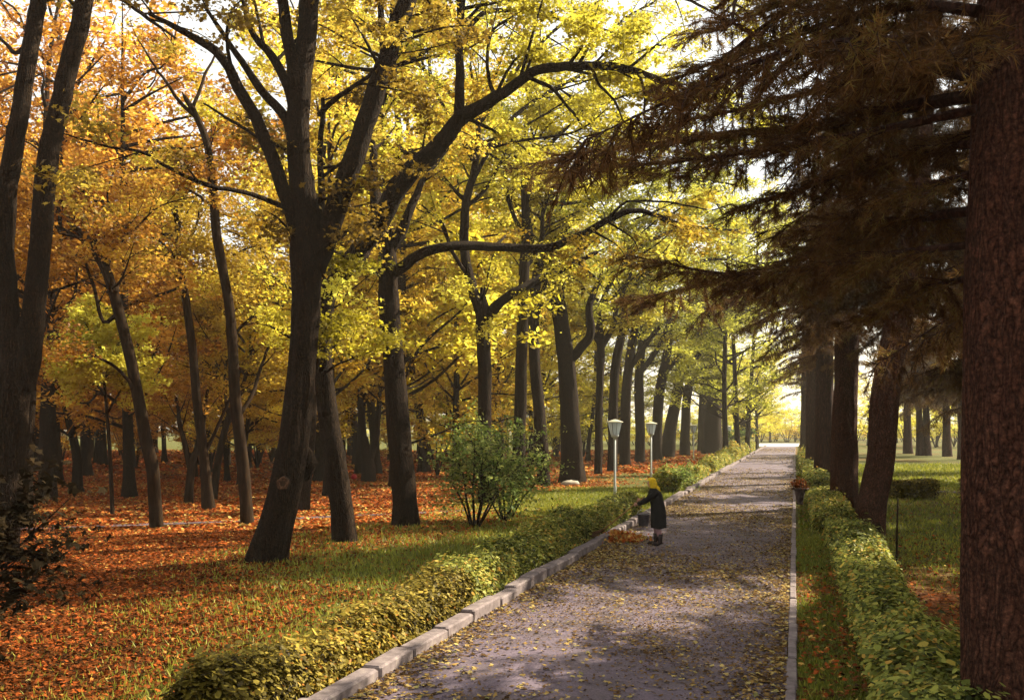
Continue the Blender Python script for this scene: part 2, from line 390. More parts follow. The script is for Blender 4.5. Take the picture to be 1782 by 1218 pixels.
# round pruning scar on the main trunk, and a burl on its right flank
sc = P(492, 841, 19.36) - np.array(MAIN.location)
mb = MB(); a = np.linspace(0, 2 * math.pi, 24, endpoint=False)
prof = [(.0, -.0), (.035, -.002), (.055, .006), (.085, -.004), (.105, -.022), (.125, .0), (.135, .1)]
v = np.array([[(r * math.cos(t) * .92, -h * -1 if False else h, r * math.sin(t)) for t in a] for r, h in prof]).reshape(-1, 3)
wv = 1 + .10 * np.sin(2 * a + 1) + .07 * np.sin(5 * a) + .05 * np.sin(9 * a + 2)
v[:, 0] *= np.tile(wv, len(prof)); v[:, 2] *= np.tile(wv, len(prof)) * 1.12; v[:, 1] += np.random.default_rng(4).normal(0, .003, len(v))
i = np.arange(len(prof) - 1)[:, None] * 24; j = np.arange(24)[None]; k2 = (j + 1) % 24
fq = np.stack((i + j, i + k2, i + 24 + k2, i + 24 + j), -1).reshape(-1, 4)
mi = np.repeat(np.array([1, 1, 0, 0, 0, 2], np.int32), 24)
mb.add(v, fq); mb.mi[-1] = mi
M['scar'] = noisy_mat('scar_wood', [(.35, (.02, .010, .005)), (.5, (.07, .036, .019)), (.66, (.15, .08, .045))], (6, 6, 6), 3, bump=.8)
M['scar_dark'] = noisy_mat('scar_heart', [(.3, (.02, .01, .006)), (.7, (.05, .03, .015))], (10, 10, 10), 4, bump=.3)
mb.build('branch_scar', [M['scar'], M['scar_dark'], M['bark']], MAIN, None, True, sc)
mb = MB(); bp = P(533, 805, 20.15) - np.array(MAIN.location)
tube(mb, [bp + (0, 0, -.38), bp + (.03, 0, -.2), bp + (.06, 0, .0), bp + (.03, 0, .2), bp + (-.02, 0, .36)], [.03, .10, .15, .10, .03], 18, .1, 4)
mb.build('burl', M['bark'], MAIN, None, True)

FORK = traced_tree('arching_maple', 'brown trunked tree whose long limb arches right over the path', 'tree', 23.5,
    [(602, 946, 44), (594, 880, 44), (584, 810, 43), (573, 730, 40), (564, 650, 37), (560, 590, 35), (562, 540, 34)],
    [[(562, 560, 34), (572, 512, 34), (594, 476, 36), (630, 432, 40), (664, 390, 42), (690, 340, 42), (714, 304, 40), (770, 252, 36), (806, 206, 32), (842, 182, 26), (892, 148, 22), (940, 124, 20), (1000, 117, 19, -.5), (1060, 116, 17, -1), (1130, 130, 14, -1.5), (1200, 156, 10, -2), (1262, 186, 5, -2.5)],
     [(800, 215, 24), (799, 160, 20), (801, 103, 18), (805, 40, 16), (812, -60, 12), (820, -200, 6)],
     [(660, 396, 30), (652, 340, 24, .4), (650, 290, 18, .6), (640, 230, 12, 1)],
     [(806, 41, 8), (830, 15, 6, .5), (860, -30, 4, 1)],
     [(920, 136, 8, -.2), (960, 152, 8, -.6), (990, 190, 6, -1), (1020, 225, 4, -1.4)],
     [(1030, 118, 8, -.8), (1045, 150, 6, -1), (1070, 175, 5, -1.2), (1085, 210, 3, -1.5)],
     [(1110, 126, 7, -1.4), (1122, 160, 6, -1.5), (1128, 210, 4, -1.6)],
     [(862, 172, 9, .1), (850, 120, 7, .4), (856, 60, 6, .8), (900, 20, 4, 1.2)],
     [(640, 440, 12, -.1), (620, 470, 8, -.5), (590, 500, 5, -.9)],
     [(562, 650, 6, -.4), (600, 630, 4, -.8), (655, 612, 3, -1.2)],
     [(814, -50, 13), (870, -70, 12, .5), (960, -60, 10, 1), (1060, -40, 8, 1.5), (1180, -5, 6, 2), (1270, 35, 4, 2.6), (1330, 70, 2, 3)],
     [(805, 60, 11), (850, 20, 10, 1), (930, 20, 8, 2), (1020, 40, 6, 3), (1110, 70, 3, 4)]],
    'leaf_yellow', seed=9, seg=22, fol=dict(t0=.3, per_m=1.1, leaf_n=28), extra=rnd_extra(812, -80, 23.5, 7, 5, .07, 18))

COLUMN = traced_tree('straight_maple', 'upright black trunk between the brown leaning tree and the leafy green shrub', 'tree', 27.6,
    [(706, 917, 50), (702, 850, 48), (696, 780, 46), (690, 700, 44), (684, 620, 41), (677, 540, 40), (675, 470, 38), (672, 420, 34)],
    [[(675, 480, 26), (698, 466, 24), (722, 446, 22), (762, 432, 20), (820, 428, 19, .5), (880, 432, 18, 1), (940, 432, 17, 1.2), (1000, 412, 15, 1.4), (1060, 380, 14, 1.6), (1100, 368, 11, 1.8), (1150, 385, 8, 2), (1210, 410, 4, 2.4)],
     [(672, 430, 28), (662, 370, 26), (656, 310, 24), (662, 250, 20), (670, 160, 16), (664, 40, 12), (670, -100, 6)],
     [(676, 440, 24), (700, 400, 22), (712, 365, 18), (745, 300, 12, .6), (790, 240, 8, 1), (820, 180, 5, 1.4)],
     [(665, 300, 10, -.3), (700, 270, 8, -1), (735, 270, 5, -1.6)],
     [(1060, 380, 7, 1.5), (1090, 350, 5, 1), (1160, 350, 4, .6), (1230, 365, 3, .2)]],
    'leaf_gold', seed=13, seg=20, fol=dict(t0=.3, per_m=1.1), extra=rnd_extra(668, 150, 27.6, 7, 4.5, .07, 21))

traced_tree('forked_maple', 'tree with a wide fork rising behind the leafy green shrub', 'tree', 36,
    [(846, 876, 30), (844, 800, 28), (843, 720, 27), (843, 640, 27), (841, 575, 28), (840, 545, 28)],
    [[(840, 555, 24), (826, 510, 22), (812, 460, 20), (808, 410, 19), (812, 350, 17), (826, 290, 14), (832, 220, 10), (820, 120, 6)],
     [(842, 560, 22), (860, 535, 20), (884, 516, 19), (930, 492, 17, .5), (985, 468, 13, 1), (1040, 440, 9, 1.5)],
     [(820, 490, 9), (790, 440, 8, -.5), (772, 390, 6, -1), (740, 360, 4, -1.5)],
     [(812, 360, 9, .2), (850, 320, 7, .6), (880, 260, 5, 1)],
     [(812, 350, 9), (786, 320, 7, .5), (760, 300, 5, .9)],
     [(820, 320, 10), (870, 230, 9, 1), (950, 160, 8, 2), (1050, 110, 6, 3), (1170, 70, 4, 4), (1260, 50, 2, 5)],
     [(830, 220, 9), (900, 120, 8, 1), (1000, 30, 6, 2), (1110, -30, 4, 3)]],
    'leaf_yellow', seed=17, size=.13, tpl=HEX, seg=16, fol=dict(t0=.25, per_m=1.0, lmax=3.4, leaf_n=24), extra=rnd_extra(826, 250, 36, 6, 5, .07, 23))
traced_tree('slim_maple', 'slim straight trunk rising just right of the fork behind the shrub', 'tree', 44,
    [(902, 852, 25), (904, 780, 24), (906, 680, 23), (909, 580, 22), (912, 480, 20), (915, 400, 17), (912, 300, 12)],
    [[(912, 470, 12), (940, 420, 10, .5), (950, 350, 8, 1), (990, 280, 5, 2)], [(914, 420, 11), (890, 360, 9, .5), (880, 290, 6, 1)],
     [(913, 360, 9), (930, 300, 8), (925, 200, 6), (930, 80, 4)],
     [(912, 320, 9), (980, 230, 8, 1), (1080, 170, 6, 2), (1200, 130, 4, 3), (1290, 120, 2, 4)], [(925, 200, 6), (1000, 120, 5, 1), (1100, 30, 4, 2), (1190, -20, 3, 3)]],
    'leaf_yellow', seed=19, size=.14, tpl=HEX, seg=14, fol=dict(t0=.2, leaf_n=24, lmax=3.4), extra=rnd_extra(912, 260, 44, 6, 5, .07, 29))
traced_tree('crooked_maple', 'crooked dark trunk half hidden by the shrub, left of the broad oak', 'tree', 48,
    [(946, 842, 26), (943, 780, 25), (936, 700, 23), (930, 620, 22), (928, 540, 22), (936, 470, 20), (950, 400, 15)],
    [[(930, 560, 14), (950, 500, 13), (990, 460, 10, 1), (1040, 400, 6, 2)], [(940, 450, 12), (920, 380, 9, 1), (925, 280, 6, 2)]],
    'leaf_yellow', seed=23, size=.15, tpl=HEX, seg=14, fol=dict(t0=.2, leaf_n=24, lmax=3.6), extra=rnd_extra(945, 330, 48, 6, 5, .07, 31))
traced_tree('broad_oak', 'very thick tapering trunk left of the nearest street lamp', 'tree', 50.5,
    [(996, 839, 52), (994, 780, 42), (990, 700, 37), (984, 620, 34), (976, 560, 31), (969, 510, 28), (964, 440, 22)],
    [[(990, 630, 20), (1012, 606, 20), (1030, 578, 18), (1026, 530, 14), (1050, 470, 9, 1)], [(970, 510, 20), (990, 460, 16, .5), (1030, 410, 12, 1), (1090, 360, 6, 2)],
     [(966, 450, 18), (955, 380, 14), (962, 280, 9)],
     [(964, 440, 15), (1010, 370, 13, .5), (1090, 325, 10, 1), (1190, 310, 7, 2), (1290, 325, 4, 3)], [(962, 380, 11), (1020, 290, 10, 1), (1110, 240, 8, 2), (1220, 230, 5, 3), (1310, 250, 3, 4)]],
    'leaf_lime', seed=27, size=.155, tpl=HEX, seg=20, ridge=.06, fol=dict(t0=.2, leaf_n=24, lmax=3.6), extra=rnd_extra(965, 380, 50.5, 7, 6, .09, 37))

AVENUE = [  # further trees of the same row: (base px, Y, trunk trace, limbs, label)
    (58, [(1041, 826, 16), (1042, 740, 15), (1044, 660, 15), (1046, 600, 16), (1040, 540, 11)], [[(1046, 605, 13), (1066, 570, 12), (1076, 530, 10), (1100, 470, 6)], [(1044, 600, 10), (1020, 560, 9), (1010, 500, 6)], [(1040, 540, 10), (1090, 450, 9, 1), (1180, 400, 7, 2), (1290, 400, 4, 3)]],
     'thin forked trunk between the broad oak and the nearest lamp post'),
    (62, [(1066, 822, 20), (1067, 740, 19), (1070, 650, 18), (1082, 580, 17), (1090, 520, 15), (1100, 440, 10)], [[(1084, 580, 13), (1110, 545, 11), (1150, 530, 8), (1190, 535, 5)], [(1090, 520, 12), (1120, 480, 9), (1160, 440, 5)]],
     'dark trunk directly behind the pole of the nearest street lamp'),
    (74, [(1088, 812, 22), (1088, 740, 21), (1092, 660, 19), (1100, 600, 18), (1110, 540, 12)], [[(1096, 640, 13), (1130, 590, 11), (1160, 560, 7), (1200, 550, 4)], [(1105, 570, 10), (1090, 520, 8)], [(1110, 540, 9), (1160, 480, 8, 1), (1240, 450, 6, 2), (1320, 460, 3, 3)]],
     'dark trunk filling the gap right of the nearest lamp head'),
    (80, [(1114, 806, 20), (1114, 740, 19), (1112, 670, 18), (1116, 610, 17), (1126, 540, 11)], [[(1113, 650, 12), (1136, 620, 11), (1152, 590, 9), (1170, 540, 6)], [(1118, 600, 10), (1100, 560, 7)]],
     'dark trunk just left of the second street lamp'),
    (86, [(1142, 800, 22), (1144, 740, 20), (1148, 680, 19), (1160, 620, 17), (1168, 560, 12)], [[(1150, 660, 13), (1176, 625, 11), (1210, 590, 8), (1240, 580, 4)]],
     'dark trunk rising behind the head of the second street lamp'),
    (94, [(1160, 796, 30), (1168, 740, 24), (1178, 690, 20), (1184, 640, 18), (1188, 590, 12)], [[(1182, 660, 14), (1206, 630, 12), (1226, 600, 8)], [(1184, 640, 10), (1170, 600, 7)], [(1188, 590, 9), (1230, 540, 7, 1), (1290, 520, 5, 2), (1345, 535, 3, 3)], [(1186, 680, 11), (1215, 660, 8), (1260, 655, 4)]],
     'thick trunk leaning right between the second and third lamps'),
    (100, [(1192, 792, 20), (1193, 740, 18), (1196, 690, 17), (1204, 640, 14), (1212, 590, 8)], [[(1200, 660, 10), (1230, 640, 8), (1270, 640, 4)]],
     'dark trunk just left of the third street lamp'),
    (108, [(1240, 788, 40), (1240, 750, 36), (1241, 715, 33), (1244, 680, 24), (1250, 640, 14)], [[(1245, 690, 14), (1270, 660, 10), (1300, 640, 5)], [(1240, 690, 12), (1220, 650, 8)]],
     'broad squat trunk right of the third street lamp'),
    (118, [(1222, 784, 18), (1222, 740, 16), (1223, 700, 15), (1226, 650, 9)], [[(1224, 700, 9), (1240, 660, 6)]],
     'narrow trunk right beside the post of the third lamp'),
    (132, [(1292, 780, 14), (1293, 745, 12), (1300, 710, 10), (1306, 670, 6)], [[(1296, 725, 6), (1318, 700, 5), (1340, 680, 3)]],
     'last small trunk of the row before the bright path end')]
for n, (Y, tr, lb, lab) in enumerate(AVENUE):
    traced_tree('avenue_tree', lab, 'tree', Y, tr, lb, 'leaf_lime' if n % 3 else 'leaf_yellow', 'trees of the row along the left of the path', .22 + n * .008, HEX, seed=40 + n, seg=12, step=.4,
                fol=dict(t0=.15, per_m=.8, lmin=1.6, lmax=4.0, twig_m=1.5, leaf_n=20, spread=.28, zmin=5.0), extra=rnd_extra(tr[-1][0], tr[-1][1], Y, 8, 6.5, .09, 60 + n))

# slender trees of the golden wood, left
traced_tree('bent_tree', 'bent slender tree leaning left over the red leaves, left of the scarred trunk', 'tree', 27.3,
    [(273, 918, 25), (270, 870, 24), (266, 815, 24), (254, 764, 23), (240, 690, 22), (224, 610, 21), (206, 540, 20), (184, 470, 18), (150, 415, 15), (128, 395, 10)],
    [[(206, 545, 10), (180, 560, 8), (166, 510, 7), (150, 460, 5)], [(184, 470, 8), (200, 430, 6, 1), (230, 380, 5, 2)], [(235, 680, 7), (200, 640, 6, -.6), (150, 610, 5, -1.2)]],
    'leaf_orange', seed=71, bark='bark_slender', seg=14, fol=dict(t0=.3, per_m=1.5, lmax=2.6, zmin=4.2), extra=rnd_extra(190, 480, 27.3, 5, 3.5, .05, 72))
traced_tree('curved_tree', 'tall slender tree with a wavering trunk just left of the scarred trunk', 'tree', 28,
    [(431, 914, 25), (426, 850, 23), (418, 770, 22), (408, 680, 21), (404, 600, 20), (398, 530, 19), (386, 460, 18), (376, 400, 17), (370, 330, 16), (360, 250, 14), (340, 200, 12), (325, 175, 10)],
    [[(418, 720, 9), (440, 680, 8, .5), (460, 620, 6, 1), (480, 560, 4, 1.5)], [(342, 205, 9), (310, 175, 7), (270, 120, 5), (240, 70, 3)], [(335, 190, 8), (350, 140, 6, .5), (372, 90, 4, 1)],
     [(404, 590, 7), (430, 560, 6, .5), (475, 520, 4, 1)], [(372, 360, 7, 0), (330, 330, 5, 1), (290, 320, 3, 1.5)]],
    'leaf_gold', seed=73, bark='bark_slender', seg=14, fol=dict(t0=.3, per_m=1.2, lmax=2.3, zmin=4.2, trunk_leaves=False))
traced_tree('slender_tree', 'slender dark tree standing between the bent tree and the wavering tree', 'tree', 33.5,
    [(364, 888, 26), (358, 830, 20), (352, 770, 18), (342, 690, 17), (334, 600, 16), (322, 510, 15), (312, 440, 12), (306, 360, 8)],
    [[(356, 790, 8), (376, 750, 7), (398, 700, 6), (420, 640, 4)], [(320, 500, 8), (300, 440, 6, .5), (250, 400, 4, 1)], [(312, 440, 7), (335, 400, 5), (350, 340, 3)]],
    'leaf_gold', seed=75, bark='bark_slender', seg=12, fol=dict(t0=.3, per_m=1.4, lmax=2.8, zmin=4.5), extra=rnd_extra(312, 420, 33.5, 5, 4, .05, 76))
traced_tree('forked_sapling', 'low forked tree with two stems in a narrow V amid red leaves', 'tree', 36,
    [(328, 877, 17), (330, 840, 16), (333, 810, 15)],
    [[(332, 820, 12), (324, 780, 11), (316, 740, 9), (308, 690, 6)], [(333, 815, 11), (345, 780, 10), (352, 740, 9), (360, 680, 6)]],
    'leaf_orange', seed=77, bark='bark_slender', seg=12, fol=dict(t0=.5, per_m=1.6, lmax=2.2, zmin=4.3))
traced_tree('slanting_tree', 'thin tree slanting right, rising out beside the slender dark tree', 'tree', 38,
    [(370, 866, 15), (378, 810, 14), (388, 760, 13), (400, 720, 12), (414, 690, 9), (430, 650, 6)],
    [[(398, 725, 8), (392, 680, 7), (396, 620, 5)]],
    'leaf_gold', seed=79, bark='bark_slender', seg=12, fol=dict(t0=.3, per_m=1.6, lmax=2.4, zmin=4.5), extra=rnd_extra(425, 640, 38, 4, 3.5, .05, 78))
traced_tree('hidden_tree', 'short stout trunk showing just behind the scarred trunk on its right', 'tree', 33,
    [(526, 888, 28), (530, 840, 26), (537, 780, 24), (541, 720, 22), (545, 650, 18), (548, 560, 12)],
    [[(544, 660, 10), (570, 600, 8, 1), (600, 540, 5, 2)]],
    'leaf_gold', seed=81, seg=12, fol=dict(t0=.4, zmin=5), extra=rnd_extra(546, 560, 33, 5, 4, .06, 80))
traced_tree('split_trunk_tree', 'tree splitting in a V near the ground beyond the lilac footpath', 'tree', 50,
    [(642, 840, 28), (641, 815, 26), (640, 795, 22)],
    [[(640, 805, 18), (634, 770, 17), (630, 730, 15), (626, 670, 11), (630, 600, 7)], [(642, 805, 16), (652, 770, 14), (657, 730, 12), (662, 660, 7)]],
    'leaf_gold', seed=83, seg=12, size=.18, tpl=HEX, fol=dict(t0=.4, zmin=5.2, lmax=3.4), extra=rnd_extra(630, 600, 50, 6, 5, .06, 82))
traced_tree('shaded_tree', 'sturdy trunk behind the dark leafy shrub at the left edge', 'tree', 27,
    [(46, 910, 22), (48, 850, 20), (50, 780, 19), (54, 700, 17), (58, 600, 14)],
    [[(56, 640, 9), (80, 570, 7), (110, 500, 4)]],
    'leaf_orange', seed=85, seg=12, fol=dict(t0=.4, zmin=5), extra=rnd_extra(58, 560, 27, 5, 4, .06, 84))
traced_tree('dark_trunk_tree', 'thick dark trunk in the left wood right of the dark leafy shrub', 'tree', 38,
    [(84, 868, 36), (84, 800, 32), (84, 740, 30), (86, 680, 28), (92, 600, 22), (90, 520, 14)],
    [[(86, 660, 14), (120, 600, 10), (150, 540, 6)], [(90, 580, 12), (70, 520, 8)]],
    'leaf_orange', seed=87, seg=14, size=.16, tpl=HEX, fol=dict(t0=.4, zmin=5), extra=rnd_extra(90, 540, 38, 6, 4.5, .07, 86))

# bright young maple
YM = traced_tree('young_maple', 'low young maple with the brightest lemon yellow leaves in the left wood', 'tree', 31,
    [(196, 880, 8), (192, 800, 8), (186, 720, 7), (180, 650, 6), (172, 580, 4)],
    [[(186, 720, 5), (210, 680, 4, -.5), (240, 640, 3, -1)], [(184, 690, 5), (150, 640, 4, -.5), (120, 600, 3, -1)], [(180, 650, 5), (205, 600, 4, -.6), (225, 570, 3, -1)],
     [(176, 610, 4), (150, 570, 3, -.6), (130, 550, 2, -1)], [(182, 670, 4), (185, 640, 3, -1.4), (190, 620, 2, -2)]],
    'leaf_yellow', seed=89, bark='bark_slender', seg=8, flare=.2, fol=dict(t0=.2, per_m=3.0, lmin=.5, lmax=1.2, twig_m=3, leaf_n=26, bias=.25, spread=.13))

# ---------------------------------------------------------------- background wood: six kinds copied through the depth
def wood_template(seed, H, base_z, rad, nl, size, leaf_n):
    g = np.random.default_rng(seed)
    lean = g.normal(size=2) * .6
    tp = np.array([(0, 0, -.1), (lean[0] * .1, lean[1] * .1, 2), (lean[0] * .5 + g.normal() * .15, lean[1] * .5, 5), (lean[0] + g.normal() * .3, lean[1], H * .5), (lean[0] * 1.3, lean[1] * 1.3 + g.normal() * .4, H * .75), (lean[0] * 1.5, lean[1] * 1.5, H * .94)])
    tp, tr = spline(tp, np.array((.26, .21, .18, .14, .08, .02)), .5)
    mt = MB(); tube(mt, tp, tr, 10, .06, seed, flare=.35)
    L = [(tp[int(len(tp) * .6):], tr[int(len(tp) * .6):])]
    for i in range(nl):
        f = g.uniform(.13, .88); p = tp[int(f * (len(tp) - 1))]; a = i * 2.4 + g.uniform(-.5, .5)
        ln = rad * g.uniform(.7, 1.15) * (1.15 - .6 * max(0, f - .5))
        d = np.array((math.cos(a), math.sin(a), g.uniform(.15, .8)))
        q = np.array([p, p + d * ln * .35, p + d * ln * .7 + g.normal(size=3) * .3, p + d * ln + (0, 0, -.05 * ln) + g.normal(size=3) * .35])
        qq, qr = spline(q, np.array((.075, .055, .035, .012)), .4)
        tube(mt, qq, qr, 7, .04, seed + i); L.append((qq, qr))
    mc = MB()
    foliage(mc, L, g, np.zeros(3), size, HEX, 1.15, 1.3, 3.2, 1.6, leaf_n * 1.3, 0, 99, base_z, 0, .12, .26)
    # the twigs of the crown use slot 1 here
    return mt.mesh('wood_trunk', M['bark'], True), mc
TPL = []
for i, (H, bz, rad, nl, sz, ln) in enumerate([(22, 3.4, 4.9, 26, .205, 24), (20, 3.0, 4.6, 24, .2, 24), (25, 3.8, 5.3, 28, .21, 24), (16, 2.4, 4.2, 20, .195, 24), (21, 3.2, 5.0, 25, .205, 24)]):
    tm, mc = wood_template(200 + i, H, bz, rad, nl, sz, ln)
    TPL.append((tm, {k: None for k in ('leaf_orange', 'leaf_gold', 'leaf_yellow', 'leaf_lime')}, mc, H))
    cm = mc.mesh('wood_crown', M['leaf_gold'])
    TPL[-1] = (tm, cm, H)

def wood_tree(x, y, kind, leaf, scale, rz, label, group, ys=1.0):
    tm, cm, H = TPL[kind]
    r = thing('wood_tree', label, 'tree', (x, y, 0), group, rz); r.scale = (scale, scale, scale * ys)
    link('trunk', tm, r)
    c = link('crown', cm, r)
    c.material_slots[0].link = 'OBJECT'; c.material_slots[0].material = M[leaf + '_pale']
    return r
WL = {'leaf_orange': 'slender trunk under orange foliage deep in the left wood',
      'leaf_gold': 'slender trunk under golden foliage deep in the wood behind the red leaf carpet',
      'leaf_yellow': 'slender trunk under yellow foliage deep behind the avenue row',
      'leaf_lime': 'tall tree with yellow green foliage near the far end of the path'}
for (px, Y, leaf, k, s_, rz) in [(95, 52, 'leaf_orange', 0, 1.28, 0), (150, 57, 'leaf_orange', 4, 1.2, 2), (655, 60, 'leaf_gold', 2, 1.25, 4), (738, 62, 'leaf_gold', 4, 1.35, 3), (180, 74, 'leaf_gold', 2, 1.2, 5), (20, 44, 'leaf_orange', 1, 1.3, 1), (690, 46, 'leaf_yellow', 0, 1.3, 2)]:
    p = P(px, 700, Y); wood_tree(p[0], Y, k, leaf, s_, rz, WL[leaf], 'trees deep in the wood, ' + leaf.split('_')[1] + ' leaved')
pts = []
g = np.random.default_rng(77)
tries = 0
while len(pts) < 96 and tries < 30000:
    tries += 1
    Y = 38 + 82 * g.random() ** .85
    px = g.uniform(-160, 1310)
    X = (px - CX) / F * Y
    if X > -2.97 + .26 * (Y - 27.6) - 4.5: continue
    if any((X - a) ** 2 + (Y - b) ** 2 < 4.8 ** 2 for a, b in pts): continue
    pts.append((X, Y))
    u = px + g.normal() * 110
    leaf = 'leaf_orange' if u < 330 else 'leaf_gold' if u < 720 else 'leaf_yellow' if u < 1060 else 'leaf_lime'
    k = int(g.integers(0, 5)); sc_ = g.uniform(.85, 1.2)
    if 300 < px < 545: sc_ = min(sc_, (CH + .19 * Y) / TPL[k][2])
    sc_ = max(sc_, .5)
    wood_tree(X, Y, k, leaf, sc_, g.uniform(0, 6.28), WL[leaf], 'trees deep in the wood, ' + leaf.split('_')[1] + ' leaved')
for (px, Y, leaf, k, s) in [(1284, 92, 'leaf_lime', 2, 1.15), (1262, 84, 'leaf_lime', 0, 1.15), (1300, 106, 'leaf_yellow', 2, 1.2), (1316, 128, 'leaf_yellow', 3, .85), (1318, 142, 'leaf_yellow', 1, .8), (1280, 136, 'leaf_lime', 2, .9), (1318, 156, 'leaf_yellow', 0, .8), (1340, 196, 'leaf_yellow', 3, .9), (1425, 190, 'leaf_lime', 1, .9), (1470, 170, 'leaf_yellow', 4, .8), (1250, 165, 'leaf_yellow', 2, 1.1)]:
    p = P(px, 700, Y)
    wood_tree(p[0], Y, k, leaf, s, px, 'yellow green tree beyond the far end of the path' if leaf == 'leaf_lime' else 'bright yellow tree beyond the far end of the path', 'trees around the far end of the path, ' + leaf.split('_')[1] + ' leaved')
for (px, Y, s) in [(1630, 150, .8), (1668, 140, .75), (1600, 165, .8), (1510, 160, .7), (1720, 150, .9), (1560, 185, .9)]:
    p = P(px, 700, Y)
    wood_tree(p[0], Y, 3, 'leaf_yellow', s, px, 'sunny yellow tree beyond the lawn behind the conifer trunks', 'yellow trees beyond the right lawn')

# leafy saplings between the trunks, and the far edge of the wood
def sapling_template(seed):
    g = np.random.default_rng(seed); mt = MB(); L = []
    for i in range(6):
        a = i * 1.05 + g.normal() * .3; d = np.array((math.cos(a), math.sin(a), 0)) * g.uniform(.4, 1.7)
        q, r_ = spline([(0, 0, -.05), d * .3 + (0, 0, 1.3), d * .75 + (0, 0, 2.8), d * 1.1 + (0, 0, g.uniform(3.6, 5.2))], [.05, .04, .026, .008], .4)
        tube(mt, q, r_, 6, .04, i); L.append((q, r_))
    mc = MB(); foliage(mc, L, g, np.zeros(3), .24, HEX, 1.9, .7, 1.9, 1.7, 20, 0, 99, .7, 0, .22, .24)
    return mt.mesh('sapling_stem', M['bark_slender'], True), mc.mesh('sapling_crown', M['leaf_gold'])
SAP = [sapling_template(400 + i) for i in range(3)]
for (px, Y, s_, lf) in [(1300, 188, 1.3, 'leaf_yellow'), (1325, 200, 1.5, 'leaf_yellow'), (1352, 215, 1.4, 'leaf_lime'), (1384, 205, 1.3, 'leaf_yellow'), (1410, 195, 1.4, 'leaf_lime'), (1440, 190, 1.4, 'leaf_yellow'), (1490, 150, 1.2, 'leaf_yellow'), (1540, 160, 1.3, 'leaf_lime'), (1575, 150, 1.2, 'leaf_yellow'), (1628, 140, 1.2, 'leaf_yellow'), (1660, 150, 1.3, 'leaf_lime'), (1700, 140, 1.2, 'leaf_yellow'), (1275, 175, 1.4, 'leaf_lime'), (1245, 170, 1.4, 'leaf_yellow')]:
    p = P(px, 700, Y); r = thing('sapling', 'low sunny bush tree closing the view beyond the path end and the right lawn', 'sapling', (p[0], Y, 0), 'bushy trees beyond the path end and right lawn', px)
    r.scale = (s_ * 1.3, s_ * 1.3, s_); k = px % 3
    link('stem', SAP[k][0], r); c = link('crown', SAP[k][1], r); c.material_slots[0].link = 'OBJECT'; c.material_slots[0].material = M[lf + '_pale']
g = np.random.default_rng(91)
for i in range(34):
    px = 930 + i * 25.5 + g.uniform(-9, 9); Y = g.uniform(150, 176) if px < 1290 else g.uniform(196, 232)
    p = P(px, 700, Y); r = thing('sapling', 'low sunny bush tree closing the view beyond the path end and the right lawn', 'sapling', (p[0], Y, 0), 'bushy trees beyond the path end and right lawn', px)
    r.scale = (2.0, 2.0, g.uniform(.7, 1.3)); k = i % 3; lf = ('leaf_yellow', 'leaf_lime', 'leaf_gold')[int(g.integers(0, 3))]; r.location.z = -.6
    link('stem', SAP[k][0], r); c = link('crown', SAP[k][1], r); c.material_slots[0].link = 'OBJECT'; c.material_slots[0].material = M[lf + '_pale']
spts = []
tries = 0
while len(spts) < 46 and tries < 9000:
    tries += 1
    Y = 52 + 80 * g.random() ** .7; px = g.uniform(-60, 1300); X = (px - CX) / F * Y
    if X > -2.97 + .26 * (Y - 27.6) - 5 or any((X - a) ** 2 + (Y - b) ** 2 < 9 for a, b in spts): continue
    spts.append((X, Y)); u = px + g.normal() * 90
    leaf = 'leaf_orange' if u < 300 else 'leaf_gold' if u < 720 else 'leaf_yellow' if u < 1000 else 'leaf_lime'
    r = thing('sapling', {'leaf_orange': 'low orange leaved sapling between trunks far back in the left wood', 'leaf_gold': 'low golden leaved sapling between trunks far back in the wood', 'leaf_yellow': 'low yellow leaved sapling between trunks behind the avenue row', 'leaf_lime': 'low yellow green sapling behind the far avenue trunks'}[leaf], 'sapling', (X, Y, 0), 'saplings far back, ' + leaf.split('_')[1] + ' leaved', g.uniform(0, 6.28))
    s_ = g.uniform(.75, 1.3) * (1 + max(0, Y - 90) / 120); r.scale = (s_, s_, s_ * g.uniform(.8, 1.1)); k = int(g.integers(0, 3))
    link('stem', SAP[k][0], r); c = link('crown', SAP[k][1], r); c.material_slots[0].link = 'OBJECT'; c.material_slots[0].material = M[leaf + '_pale']

